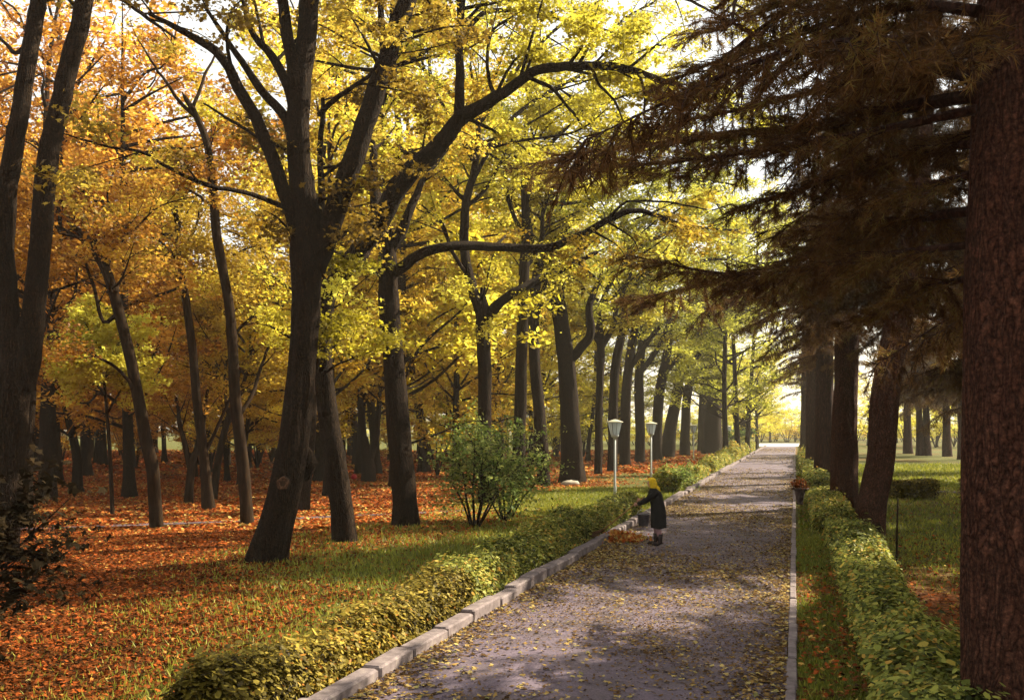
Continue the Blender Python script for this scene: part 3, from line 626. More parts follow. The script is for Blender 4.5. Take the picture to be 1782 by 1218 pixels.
# ---------------------------------------------------------------- conifers on the right
def bough_mesh(path, rad, g, side, needle, dens=1.0, droop=.25, name='bough', nmul=1.3):
    mb = MB(); pp, pr = spline(path, rad, .12)
    tube(mb, pp, pr, 6, .05, 3, mi=0)
    nb, nd, nl_, nt = [], [], [], []
    L = len(pp)
    for i in range(int(L * .12), L):
        f = i / (L - 1)
        if g.random() > .95 * dens: continue
        for sgn in (-1, 1):
            fwd = norm(pp[min(i + 1, L - 1)] - pp[max(i - 1, 0)])
            lat = norm(np.cross(fwd, (0, 0, 1))) * sgn
            ln = side * g.uniform(.45, 1.1) * (1 - .55 * f)
            d = norm(lat * .8 + fwd * .55 + np.array((0, 0, g.normal() * .22)))
            q = np.array([pp[i], pp[i] + d * ln * .5 - (0, 0, droop * ln * .15), pp[i] + d * ln - (0, 0, droop * ln)])
            tube(mb, q, [.008, .005, .002], 3, 0, mi=0, cap=False)
            subs = [q]
            for _ in range(int(3 * ln / .4) + 1):
                t = g.uniform(.2, .95); b = q[0] * (1 - t) + q[2] * t
                d2 = norm(d + g.normal(size=3) * .5 + np.array((0, 0, -droop))); l2 = ln * g.uniform(.25, .5)
                s2 = np.array([b, b + d2 * l2 * .5, b + d2 * l2 - (0, 0, droop * l2 * .4)])
                tube(mb, s2, [.005, .003, .0015], 3, 0, mi=0, cap=False); subs.append(s2)
            hue = g.uniform(.2, .75)
            for s2 in subs:
                ll = np.linalg.norm(s2[2] - s2[0]); n = int(ll / .0105 * dens * nmul) + 3
                t = g.random(n)[:, None]
                b = s2[0] * (1 - t) + s2[2] * t
                dd = norm(s2[2] - s2[0]) * .8 + g.normal(size=(n, 3)) * .55
                nb.append(b); nd.append(dd); nl_.append(g.uniform(.7, 1.2, n) * needle); nt.append(np.clip(hue + g.normal(0, .15, n), 0, 1))
    blades(mb, np.concatenate(nb), np.concatenate(nd), np.concatenate(nl_), needle * .08, np.concatenate(nt), 1, g)
    return mb.mesh(name, [M['bark_red'], M['needle']])
BOUGH = []
gb = np.random.default_rng(5)
for i in range(5):
    L = 3.2
    z = gb.uniform(-.15, .25)
    path = np.array([(0, 0, 0), (.9, gb.normal() * .1, z * .5), (2.0, gb.normal() * .2, z * .6 - .1), (L, gb.normal() * .25, z * .3 - .5)])
    BOUGH.append(bough_mesh(path, np.array((.035, .026, .016, .005)), gb, .75, .11, 1.0, gb.uniform(.2, .5)))

def conifer(name, label, Y, trunk, H, z0, reach, n, seed, group=None, seg=22, az=None, bark='bark_red', step=.16, ridge=.05, flare=.3, kmax=13, cat='conifer'):
    g = np.random.default_rng(seed)
    tp, tr = px_path(trunk, Y)
    tp[0][2] = -.15
    base = np.array((tp[0][0], tp[0][1], 0.))
    if tp[-1][2] < H:
        tp = np.vstack((tp, tp[-1] + np.array((.1, 0, max(.5, H - tp[-1][2]))))); tr = np.append(tr, .04)
    tp, tr = spline(tp, tr, step)
    root = thing(name, label, cat, base, group)
    mb = MB(); tube(mb, tp, tr, seg, ridge, seed, flare=flare, kmax=kmax); mb.build('trunk', M[bark], root, base, True)
    for i in range(n):
        z = z0 + (H * .93 - z0) * (i / max(1, n - 1)) ** 1.25 + g.uniform(-.2, .2)
        k = np.argmin(np.abs(tp[:, 2] - z)); p = tp[k] - base
        a = i * 2.39996 + g.uniform(-.4, .4)
        if az is not None: a = az[0] + (az[1] - az[0]) * ((i * .618) % 1)
        s = reach / 3.2 * (1.1 - .75 * (z - z0) / max(H - z0, 1)) * g.uniform(.75, 1.2)
        o = link('bough', BOUGH[int(g.integers(0, 5))], root, [float(x) for x in p])
        o.rotation_euler = (g.normal() * .25, g.uniform(-.12, .28), a); o.scale = (s, s, s)
    return root

NEAR = conifer('near_conifer', 'huge rough barked conifer trunk filling the right edge of the picture', 8.0,
    [(1772, 1330, 182), (1764, 1120, 166), (1762, 900, 160), (1763, 700, 158), (1765, 500, 157), (1770, 300, 150), (1776, 100, 143), (1780, -100, 138), (1784, -700, 110)], 15, 5.2, 3.4, 34, 301, seg=150, step=.022, ridge=.022, kmax=40, flare=.25, bark='bark_plate')
def near_bough(pts, side, needle=.085, dens=1.15, droop=.3, nd_=1.9, w=1.0, seed=1):
    q, r = [], []
    for (px, py, Y, wd) in pts: q.append(P(px, py, Y)); r.append(wd / F * Y / 2)
    base = np.array(NEAR.location)
    link('bough', bough_mesh(np.array(q) - base, np.array(r), np.random.default_rng(seed), side, needle, dens, droop, nmul=nd_), NEAR)
near_bough([(1720, 150, 8.0, 46), (1676, 124, 8.2, 34), (1620, 116, 8.4, 28), (1569, 103, 8.6, 26), (1522, 70, 8.9, 20), (1450, 62, 9.3, 16), (1380, 100, 9.7, 12), (1310, 180, 10, 6)], .7, seed=1)
near_bough([(1700, 165, 8.1, 26), (1600, 182, 8.6, 24), (1500, 203, 9.1, 21), (1400, 224, 9.6, 17), (1280, 232, 10.2, 13), (1150, 250, 10.9, 9), (1040, 262, 11.4, 6), (930, 285, 11.8, 3)], .85, seed=2)
near_bough([(1700, 250, 8.2, 18), (1600, 262, 8.8, 14), (1480, 296, 9.4, 11), (1380, 334, 10, 8), (1290, 362, 10.5, 4)], .7, seed=3)
near_bough([(1700, 366, 8.1, 22), (1620, 376, 8.7, 18), (1540, 388, 9.3, 15), (1440, 425, 10, 12), (1330, 468, 10.7, 8), (1200, 500, 11.4, 5), (1090, 525, 12, 3)], .8, seed=4)
near_bough([(1700, 480, 8.3, 14), (1620, 500, 9, 11), (1560, 530, 9.6, 7), (1490, 560, 10.2, 3)], .6, seed=5)
near_bough([(1700, 190, 8.0, 18), (1500, 232, 8.6, 13), (1350, 258, 9.3, 10), (1200, 278, 10, 7), (1060, 292, 10.6, 5), (960, 300, 11, 3)], .75, seed=8)
near_bough([(1700, 425, 8.1, 16), (1560, 440, 8.7, 12), (1400, 468, 9.4, 9), (1260, 476, 10.1, 6), (1120, 450, 10.8, 3)], .75, seed=9)
near_bough([(1700, 300, 8.1, 16), (1600, 330, 8.5, 12), (1500, 372, 9.0, 9), (1420, 400, 9.5, 4)], .8, seed=10)
near_bough([(1700, 90, 8.0, 16), (1560, 122, 8.5, 12), (1420, 158, 9.1, 9), (1290, 190, 9.8, 6), (1180, 214, 10.4, 3)], .8, seed=11)
near_bough([(1720, -60, 8.0, 18), (1560, -30, 8.6, 13), (1420, -10, 9.2, 10), (1300, 30, 9.9, 6), (1220, 60, 10.4, 3)], .8, seed=12)
near_bough([(1700, 20, 8.0, 24), (1600, 10, 8.4, 20), (1480, 30, 8.9, 15), (1360, 70, 9.4, 10), (1240, 110, 9.8, 6), (1150, 150, 10.2, 3)], .75, seed=6)
near_bough([(1740, -60, 7.6, 24), (1500, -80, 7.0, 18), (1350, -60, 6.4, 12), (1285, -10, 6.0, 8), (1275, 40, 5.8, 4)], .32, seed=7)

conifer('conifer', 'conifer with a crooked pinkish trunk leaning right behind the right hedge', 25.5,
    [(1510, 930, 52), (1520, 870, 48), (1532, 800, 46), (1538, 720, 46), (1546, 660, 44), (1560, 580, 44), (1574, 500, 42), (1588, 420, 40), (1596, 340, 38), (1606, 200, 34), (1620, 60, 30), (1630, -80, 26)], 17, 6.4, 4.6, 84, 311, 'conifers along the right of the path', flare=.2, az=(-.6, 3.5), bark='bark_plate', seg=40, step=.06, kmax=23)
conifer('conifer', 'straight dark conifer trunk left of the crooked pinkish one', 33.6,
    [(1468, 886, 50), (1468, 820, 44), (1470, 740, 42), (1472, 640, 40), (1474, 540, 36), (1476, 400, 32), (1478, 200, 26)], 19, 6.2, 3.2, 74, 313, 'conifers along the right of the path', seg=36, flare=.15, bark='bark_plate', step=.08, kmax=23)
conifer('conifer', 'dark conifer trunk standing behind the planter, right of the path', 49,
    [(1434, 840, 38), (1434, 780, 34), (1435, 700, 32), (1436, 560, 28), (1437, 400, 22)], 19, 6.0, 2.4, 64, 317, 'conifers along the right of the path', seg=14, flare=.15)
conifer('conifer', 'conifer trunk squeezed just left of the trunk behind the planter', 62,
    [(1414, 822, 26), (1414, 760, 24), (1414, 680, 22), (1414, 520, 19)], 20, 6.4, 2.2, 56, 319, 'conifers along the right of the path', seg=12, flare=.1)
conifer('conifer', 'farthest conifer of the right row, at the bright path end', 84,
    [(1401, 803, 18), (1401, 750, 16), (1402, 680, 15), (1402, 560, 12)], 19, 6.0, 2.4, 44, 323, 'conifers along the right of the path', seg=10, flare=.1)
LAWN_C = [(1580, 788, 13, 108, 'lawn conifer trunk standing nearest the crooked pinkish conifer'), (1601, 792, 11, 100, 'left trunk of the close pair of lawn conifers'),
          (1613, 792, 12, 100, 'right trunk of the close pair of lawn conifers'), (1648, 794, 13, 97, 'lone lawn conifer trunk between the close pair and the right edge trunk'), (1676, 800, 14, 86, 'lawn conifer trunk touching the outline of the right edge trunk')]
for n, (px, py, w, Y, lab) in enumerate(LAWN_C):
    conifer('conifer', lab, Y, [(px, py, w * 1.3), (px - 1, 740, w), (px - 2, 690, w * .9), (px - 3, 560, w * .7)], 18, 5.6, 4.6, 40, 331 + n, 'conifers across the right lawn', seg=10, flare=.1)
for n, (x, y) in enumerate([(13, 10.5), (16.5, 25.5), (14.3, 28.3), (9.5, 12.5), (14.5, 15.5), (19, 20.5), (22, 30.5), (22, 36), (26, 40), (22, 44), (27, 50), (30, 62), (23, 29)]):       # conifers added to cast shade on path and lawn, mostly out of frame
    px = CX + x / y * F
    conifer('conifer', 'added conifer casting shade from beyond the right hand row', y, [(px, HY + CH / y * F, 700 / y), (px, HY - 5 / y * F, 560 / y), (px, HY - 9 / y * F, 450 / y)], 16, 4.6, 3.9, 96, 351 + n, 'conifers added to shade the path', seg=10)

# ---------------------------------------------------------------- ground, path, kerbs
def fbm(x, y, seed=0):
    g = np.random.default_rng(seed); o = np.zeros_like(x)
    for k in range(14):
        f = 2 ** (k / 2.6) * .05; a = g.uniform(0, 6.28); o += np.sin((x * math.cos(a) + y * math.sin(a)) * f * 6.28 + g.uniform(0, 6.28)) / (1 + k * .35)
    return o / 3
def grass_mask(x, y):
    dl = path_left(y) - x; dr = x - path_right(y)
    n = fbm(x, y, 3)
    left = np.clip(1.75 - dl / np.clip(2.7 + (y - 10) * .2, 2.2, 5.5) + n * .5, 0, 1) * (dl > 0)
    far = np.clip((y - 44) / 25, 0, 1) * .55 + n * .15
    left = np.maximum(left, np.where((dl > 0) & (dl < 60), far, 0))
    left = np.where((dl > 0) & (y > 120), 1., left)
    right = np.clip(.62 + .25 * (dr < 1) + n * .6 + np.clip((y - 16) / 25, -.25, .4), 0, 1) * (dr > 0)
    return np.clip(left + right, 0, 1)
def sheet(name, xs, ys, zf, mat, label=None, kind='structure'):
    X, Y = np.meshgrid(xs, ys); Z = zf(X, Y)
    v = np.stack((X, Y, Z), -1).reshape(-1, 3); nx = len(xs)
    i = np.arange(len(ys) - 1)[:, None] * nx; j = np.arange(nx - 1)[None]
    f = np.stack((i + j, i + j + 1, i + nx + j + 1, i + nx + j), -1).reshape(-1, 4)
    mb = MB(); mb.add(v, f); me = mb.mesh(name, mat, True)
    a = me.attributes.new('grass', 'FLOAT', 'POINT'); a.data.foreach_set('value', grass_mask(X, Y).astype(np.float32).ravel())
    return tag(link(name, me), None, None, None, kind)
m, nt, out = new_mat('ground_litter')
tc = N(nt, 'ShaderNodeTexCoord')
n1 = N(nt, 'ShaderNodeTexNoise'); n1.inputs['Scale'].default_value = 9; n1.inputs['Detail'].default_value = 8; n1.inputs['Roughness'].default_value = .75
n2 = N(nt, 'ShaderNodeTexVoronoi'); n2.inputs['Scale'].default_value = 11
nt.links.new(tc.outputs['Object'], n1.inputs[0]); nt.links.new(tc.outputs['Object'], n2.inputs[0])
r1 = ramp(nt, [(.3, (.025, .010, .004)), (.45, (.10, .032, .009)), (.58, (.22, .068, .014)), (.75, (.32, .12, .025))], n1.outputs[0])
r2 = ramp(nt, [(.3, (.03, .032, .008)), (.5, (.075, .08, .014)), (.7, (.14, .125, .028))], n1.outputs[0])
at = N(nt, 'ShaderNodeAttribute', attribute_name='grass')
mx = N(nt, 'ShaderNodeMixRGB'); nt.links.new(at.outputs['Fac'], mx.inputs[0]); nt.links.new(r1.outputs[0], mx.inputs[1]); nt.links.new(r2.outputs[0], mx.inputs[2])
vc = N(nt, 'ShaderNodeSeparateColor'); nt.links.new(n2.outputs['Color'], vc.inputs[0])
mul = N(nt, 'ShaderNodeMixRGB', blend_type='MULTIPLY'); mul.inputs[0].default_value = .6
rv = ramp(nt, [(0, (.45, .42, .4)), (1, (1.3, 1.25, 1.1))], vc.outputs[0])
nt.links.new(mx.outputs[0], mul.inputs[1]); nt.links.new(rv.outputs[0], mul.inputs[2])
p = N(nt, 'ShaderNodeBsdfPrincipled'); p.inputs['Roughness'].default_value = .95; p.inputs['Specular IOR Level'].default_value = .1
nt.links.new(mul.outputs[0], p.inputs['Base Color'])
b = N(nt, 'ShaderNodeBump'); b.inputs['Strength'].default_value = .8; b.inputs['Distance'].default_value = .06
nt.links.new(n1.outputs[0], b.inputs['Height']); nt.links.new(b.outputs[0], p.inputs['Normal']); nt.links.new(p.outputs[0], out.inputs[0])
M['ground'] = m
def ground_z(x, y):
    d = np.maximum(path_left(y) - x, x - path_right(y))
    return np.where(d > .25, fbm(x, y, 9) * .05 * np.clip((d - .25) / 2, 0, 1), 0.) + np.where(d > .1, .06, -.02) * np.clip(d * 4, 0, 1) * (np.abs(d) < 1e4) * 0 
xs = np.concatenate((np.linspace(-2500, -90, 12, endpoint=False), np.linspace(-90, -16, 60, endpoint=False), np.linspace(-16, 30, 150, endpoint=False), np.linspace(30, 90, 40, endpoint=False), np.linspace(90, 2500, 12)))
ys = np.concatenate((np.linspace(-60, 4, 14, endpoint=False), np.linspace(4, 45, 140, endpoint=False), np.linspace(45, 150, 90, endpoint=False), np.linspace(150, 3500, 25)))
sheet('ground', xs, ys, ground_z, M['ground'])

def strip(name, Y0, Y1, fl, fr, z, mat, nY=60, nx=5):
    Ys = np.linspace(Y0, Y1, nY); mb = MB()
    v = np.array([[(fl(y) + (fr(y) - fl(y)) * t, y, z) for t in np.linspace(0, 1, nx)] for y in Ys]).reshape(-1, 3)
    i = np.arange(nY - 1)[:, None] * nx; j = np.arange(nx - 1)[None]
    mb.add(v, np.stack((i + j, i + j + 1, i + nx + j + 1, i + nx + j), -1).reshape(-1, 4))
    return tag(mb.build(name, mat), kind='structure')
# asphalt: violet grey, worn pale patches, fine grit
m, nt, out = new_mat('path_asphalt')
tc = N(nt, 'ShaderNodeTexCoord')
n1 = N(nt, 'ShaderNodeTexNoise'); n1.inputs['Scale'].default_value = .9; n1.inputs['Detail'].default_value = 12; n1.inputs['Roughness'].default_value = .7
n2 = N(nt, 'ShaderNodeTexNoise'); n2.inputs['Scale'].default_value = 45; n2.inputs['Detail'].default_value = 4
nt.links.new(tc.outputs['Object'], n1.inputs[0]); nt.links.new(tc.outputs['Object'], n2.inputs[0])
r1 = ramp(nt, [(.28, (.056, .036, .030)), (.42, (.076, .056, .068)), (.55, (.112, .084, .116)), (.66, (.15, .118, .145)), (.76, (.22, .185, .16))], n1.outputs[0])
r2 = ramp(nt, [(.3, (.4, .4, .4)), (.7, (1.4, 1.35, 1.3))], n2.outputs[0])
mul = N(nt, 'ShaderNodeMixRGB', blend_type='MULTIPLY'); mul.inputs[0].default_value = .8
nt.links.new(r1.outputs[0], mul.inputs[1]); nt.links.new(r2.outputs[0], mul.inputs[2])
p = N(nt, 'ShaderNodeBsdfPrincipled'); p.inputs['Roughness'].default_value = .75; p.inputs['Specular IOR Level'].default_value = .3
nt.links.new(mul.outputs[0], p.inputs['Base Color'])
b = N(nt, 'ShaderNodeBump'); b.inputs['Strength'].default_value = .5; b.inputs['Distance'].default_value = .01
nt.links.new(n2.outputs[0], b.inputs['Height']); nt.links.new(b.outputs[0], p.inputs['Normal']); nt.links.new(p.outputs[0], out.inputs[0])
M['asphalt'] = m
strip('path', -8, 150, path_left, path_right, .03, M['asphalt'])
M['earth'] = noisy_mat('footpath_earth', [(.3, (.05, .035, .035)), (.6, (.11, .08, .09)), (.8, (.15, .115, .125))], (1, 1, 1), 3, bump=.3)
M['glow_strip'] = noisy_mat('plaza_paving', [(.3, (.42, .41, .38)), (.7, (.55, .54, .50))], (1, 1, 1), .3, bump=.0)  # added pale ground, the glow at the path end put into its colour
strip('glow_strip', 150.02, 182, lambda y: path_left(y) - 2, lambda y: path_right(y) + 2, .04, M['glow_strip'], 8, 8)
# a narrow lilac footpath crossing the wood on the left, a pale one on the right lawn
cr = [P(-60, 926, GY(926)), P(200, 916, GY(916)), P(420, 908, GY(908)), P(600, 899, GY(899)), P(760, 892, GY(892)), P(860, 886, GY(886))]
cr, _ = spline(np.array(cr), np.ones(6), .6)
def ribbon(name, c, w, z, mat):
    d = norm(np.gradient(c, axis=0)); s = np.cross(d, (0, 0, 1)); ww = w * (1 + .15 * np.sin(np.arange(len(c)) * .9))[:, None]
    v = np.stack((c - s * ww / 2, c + s * ww / 2), 1).reshape(-1, 3); v[:, 2] = z
    i = np.arange(len(c) - 1)[:, None] * 2
    mb = MB(); mb.add(v, np.concatenate((i, i + 2, i + 3, i + 1), 1)); return tag(mb.build(name, mat), kind='structure')
ribbon('footpath', cr, .55, .034, M['earth'])
cr2, _ = spline(np.array([P(1580, 862, GY(862)), P(1640, 858, GY(858)), P(1700, 862, GY(862)), P(1800, 872, GY(872))]), np.ones(4), .6)
ribbon('footpath', cr2, 1.1, .075, M['earth'])

M['kerb'] = noisy_mat('kerb_concrete', [(.3, (.09, .072, .07)), (.55, (.18, .145, .145)), (.75, (.27, .23, .20))], (1, 1, 1), 6, bump=.5, dist=.015)
def kerb(off_fn, w, h, Y0, Y1, seed):
    g = np.random.default_rng(seed); mb = MB(); y = Y0; th = -math.atan(PS)
    while y < Y1:
        ln = g.uniform(.95, 1.35) if y < 60 else 4.0
        cy = y + ln * .5 * math.cos(math.atan(PS))
        hh = h + g.normal() * h * .11
        box(mb, (off_fn(cy) + g.normal() * (.026 if h > .1 else .004), cy, hh / 2 - .02), (w + g.normal() * .008, ln - .03 - abs(g.normal()) * .015, hh + .06), th + g.normal() * (.02 if h > .1 else .004), bev=.022 if h > .1 else .012)
        y += ln * math.cos(math.atan(PS))
    return tag(mb.build('kerb', M['kerb']), kind='structure')
kerb(lambda y: path_left(y) - .12, .22, .17, 5, 150, 1)
kerb(lambda y: path_right(y) + .06, .11, .045, 3, 150, 2)

# ---------------------------------------------------------------- fallen leaves and grass (uncountable)
def litter(name, n, xr, yr, size, dens, tintf, z=.02, tpl=HEX, up=1.6, seed=0, mat='litter'):
    g = np.random.default_rng(seed); mb = MB()
    y = yr[0] + (yr[1] - yr[0]) * g.random(n); x = xr[0](y) + (xr[1](y) - xr[0](y)) * g.random(n)
    keep = g.random(n) < dens(x, y); x, y = x[keep], y[keep]; n = len(x)
    c = np.stack((x, y, ground_z(x, y) + z + g.random(n) * .025), -1)
    nm = g.normal(size=(n, 3)) * .5; nm[:, 2] += up
    leaves(mb, c, nm, g.uniform(.6, 1.25, n) * size, np.clip(tintf(x, y, g), 0, 1), tpl, .3, 0, g)
    return tag(mb.build(name, M[mat]), kind='stuff')
def red_tint(x, y, g):
    return .33 + .14 * fbm(x, y, 21) + .17 * np.clip((y - 17) / 10, -.7, 1) + g.normal(0, .2, len(x))
litter('fallen_leaves', 130000, (lambda y: -.56 * y, lambda y: path_left(y) - .25), (8, 26), .08, lambda x, y: np.clip(.97 - .86 * grass_mask(x, y), 0, 1), red_tint, .02, MAPLE, seed=1)
litter('fallen_leaves', 90000, (lambda y: -.56 * y, lambda y: path_left(y) - .25), (26, 60), .16, lambda x, y: np.clip(.97 - .85 * grass_mask(x, y), 0, 1), lambda x, y, g: red_tint(x, y, g) + .06, .03, HEX, seed=2)
litter('fallen_leaves', 60000, (lambda y: path_right(y) + .15, lambda y: path_right(y) + 9), (6, 45), .08, lambda x, y: np.clip(1.25 - y / 22, .08, 1) * .95, lambda x, y, g: .36 + g.normal(0, .25, len(x)), .045, MAPLE, seed=3)
litter('fallen_leaves', 130000, (path_left, path_right), (6.5, 60), .068, lambda x, y: np.clip(.42 + .8 * fbm(x * 1.6, y, 31) + .9 * np.exp(-np.minimum(x - path_left(y), path_right(y) - x) / .3), 0.06, 1) * np.clip(1.3 - y / 50, .18, 1), lambda x, y, g: np.where(g.random(len(x)) < .42, .82 + g.normal(0, .1, len(x)), .34 + g.normal(0, .2, len(x))), .038, MAPLE, 2.4, seed=4, mat='litter_path')

litter('fallen_leaves', 40000, (lambda y: -.55 * y, lambda y: path_left(y) - 1), (60, 125), .42, lambda x, y: .75 + 0 * x, lambda x, y, g: .5 + .1 * fbm(x, y, 22) + g.normal(0, .2, len(x)), .04, HEX, seed=6)

litter('fallen_leaves', 9000, (path_left, path_right), (58, 140), .13, lambda x, y: np.clip(.5 + .9 * fbm(x, y * .5, 37), .05, 1), lambda x, y, g: .55 + g.normal(0, .28, len(x)), .04, HEX, 2.4, seed=12, mat='litter_path')

def grass(name, n, xr, yr, h, dens, seed):
    g = np.random.default_rng(seed); mb = MB()
    y = yr[0] + (yr[1] - yr[0]) * g.random(n) ** 1.3; x = xr[0](y) + (xr[1](y) - xr[0](y)) * g.random(n)
    keep = g.random(n) < dens(x, y); x, y = x[keep], y[keep]; n = len(x)
    c = np.stack((x, y, ground_z(x, y) - .005), -1); d = g.normal(size=(n, 3)) * .45; d[:, 2] = 1
    blades(mb, c, d, h * g.uniform(.5, 1.3, n) * (1 + y / 60), (.009 + .0011 * y), np.clip(.5 + .25 * fbm(x, y, 41) + g.normal(0, .2, n), 0, 1), 0, g)
    return tag(mb.build(name, M['grass']), kind='stuff')
grass('grass', 95000, (lambda y: path_left(y) - 8, lambda y: path_left(y) - .3), (9, 45), .09, lambda x, y: grass_mask(x, y) ** 1.5 * .9, 1)
grass('grass', 50000, (lambda y: path_right(y) + .13, lambda y: path_right(y) + 1.0), (6, 26), .06, lambda x, y: np.clip(grass_mask(x, y) * .7 + .5 * fbm(x * 3, y * 2, 55), 0, 1), 7)
grass('grass', 80000, (lambda y: path_right(y) + .2, lambda y: path_right(y) + 2 + y * .33), (6, 75), .09, lambda x, y: grass_mask(x, y) * .9, 2)

litter('leaf_debris', 90000, (path_left, path_right), (6.5, 34), .036, lambda x, y: np.clip(.35 + 1.1 * fbm(x * 1.3 + 4, y * .8, 33) + .9 * np.exp(-np.minimum(x - path_left(y), path_right(y) - x) / .35), .08, 1) * np.clip(1.4 - y / 30, .2, 1), lambda x, y, g: .38 + g.normal(0, .24, len(x)), .034, HEX, 2.4, seed=9, mat='litter_path')

# ---------------------------------------------------------------- hedges
def hedge(name, label, Y0, Y1, fa, fb, h, n, size, mat, seed, group=None, bias=.0, rough=.32):
    g = np.random.default_rng(seed); mb = MB()
    ym = (Y0 + Y1) / 2; base = np.array(((fa(ym) + fb(ym)) / 2, ym, 0))
    t = g.random(n); y = Y0 + (Y1 - Y0) * t
    s = g.random(n)
    face = g.random(n)
    q = g.random(n)
    inset = np.abs(g.normal(0, .11, n))
    u = np.where(face < .5, s, np.where(face < .75, inset, 1 - inset))              # across
    w = np.where(face < .5, 1 - inset, q)                                           # up
    end = face > .96
    u = np.where(end, s, u); y = np.where(end, np.where(g.random(n) < .5, Y0 + inset, Y1 - inset), y)
    bump = 1 + rough * fbm(y * 2.2, u * 3 + seed, seed) * 1.6
    edge = 1 - .22 * np.clip(np.abs(u - .5) * 2, 0, 1) ** 4
    z = w * h * bump * edge * np.clip(.85 + .15 * bump, .5, 2) + .03
    wid = fb(y) - fa(y); x = fa(y) + wid * (.5 + (u - .5) * (1 + rough * .6 * fbm(y * 1.7, z * 4 + 9, seed + 1)))
    lump = fbm(x * 7 + seed, y * 7, seed + 8); lump2 = fbm(x * 5, z * 6 + y * 5, seed + 9)
    z = z * (1 + .13 * lump) + .035 * g.exponential(1, n); x = x + .05 * lump2 * np.sign(u - .5)
    c = np.stack((x, y, z), -1) + g.normal(size=(n, 3)) * .035
    nm = np.stack(((u - .5) * 1.6, np.zeros(n), .5 + w), -1) + g.normal(size=(n, 3)) * .5
    clump = fbm(y * 3 + seed, x * 3, seed + 3)
    leaves(mb, c, nm, np.clip(g.lognormal(-.1, .35, n), .4, 1.7) * size, np.clip(.44 + bias + .17 * clump + g.normal(0, .24, n), 0, 1), HEX, .3, 0, g)
    ms = MB(); k = int((Y1 - Y0) * 7)
    for _ in range(k):
        yy = g.uniform(Y0 + .1, Y1 - .1); xx = fa(yy) + (fb(yy) - fa(yy)) * g.uniform(.15, .85)
        p0 = np.array((xx, yy, -.03)); d = np.array((g.normal() * .2, g.normal() * .2, 1))
        tube(ms, [p0, p0 + d * h * .5, p0 + (d + g.normal(size=3) * .15) * h * .9], [.012, .009, .004], 4, 0, cap=False)
    root = thing(name, label, 'hedge', base, group)
    mb.build('foliage', M[mat], root, base)
    tag(ms.build('stem', M['bark'], root, base), kind='stuff')
    return root
LK = lambda o: (lambda y: path_left(y) - o)
RK = lambda o: (lambda y: path_right(y) + o)
hedge('hedge', 'low dry yellowing hedge stretch nearest the camera along the left kerb', 8.4, 14.5, LK(1.0), LK(.28), .5, 46000, .064, 'leaf_hedge_dry', 1, 'hedges along the left kerb', .0)
hedge('hedge', 'long green hedge along the left kerb ending beside the sweeper', 14.4, 30.5, LK(1.05), LK(.28), .52, 84000, .068, 'leaf_hedge', 2, 'hedges along the left kerb', .12)
hedge('hedge', 'far green hedge on the left of the path beyond the sweeper', 41, 76, LK(1.5), LK(.35), .62, 26000, .14, 'leaf_hedge', 3, 'hedges along the left kerb', .12)
hedge('hedge', 'last sunny hedge stretch on the left near the bright path end', 78, 104, LK(1.9), LK(.4), .9, 12000, .2, 'leaf_hedge', 4, 'hedges along the left kerb', .2)
hedge('hedge', 'small rounded hedge stub on the left just before the path end', 108, 122, LK(2.2), LK(.5), 1.3, 8000, .22, 'leaf_hedge', 5, 'hedges along the left kerb', .1)
hedge('hedge', 'leafy green hedge at the foot of the huge right hand trunk', 6.2, 24, RK(.85), RK(1.72), .5, 84000, .07, 'leaf_hedge', 6, 'hedges along the right of the path', .06, .36)
hedge('hedge', 'clipped low green hedge running just behind the planter on the right', 25, 37.5, RK(.6), RK(1.6), .5, 30000, .085, 'leaf_hedge', 7, 'hedges along the right of the path', .12, .16)
hedge('hedge', 'low shaded hedge on the right between the planter hedge and the path end', 40, 61, RK(.5), RK(1.6), .65, 22000, .12, 'leaf_hedge', 8, 'hedges along the right of the path', .04, .16)
hedge('hedge', 'farthest bright green hedge on the right beside the path end', 63, 100, RK(.45), RK(1.7), .75, 16000, .2, 'leaf_hedge', 9, 'hedges along the right of the path', .2)
def cross_hedge():
    a, b = P(1545, 868, GY(868)), P(1760, 872, GY(872))
    xa, xb = a[0], b[0]
    ya = a[1]
    g = np.random.default_rng(88); n = 14000
    x = xa + (xb - xa) * g.random(n); y = ya + g.uniform(-.5, .5, n); z = .75 * g.random(n) ** .6 * (1 + .2 * fbm(x * 2, y, 5))
    gap = np.abs(x - P(1652, 868, ya)[0]) < .55
    c = np.stack((x, y, z), -1)[~gap]; n = len(c)
    base = np.array(((xa + xb) / 2, ya, 0)); mb = MB()
    leaves(mb, c, g.normal(size=(n, 3)) + (0, 0, .8), g.uniform(.6, 1.2, n) * .11, np.clip(.3 + g.normal(0, .2, n), 0, 1), HEX, .3, 0, g)
    root = thing('hedge', 'dark low hedge crossing the right lawn with a gap for a footpath', 'hedge', base)
    mb.build('foliage', M['leaf_hedge_dry'], root, base)
cross_hedge()

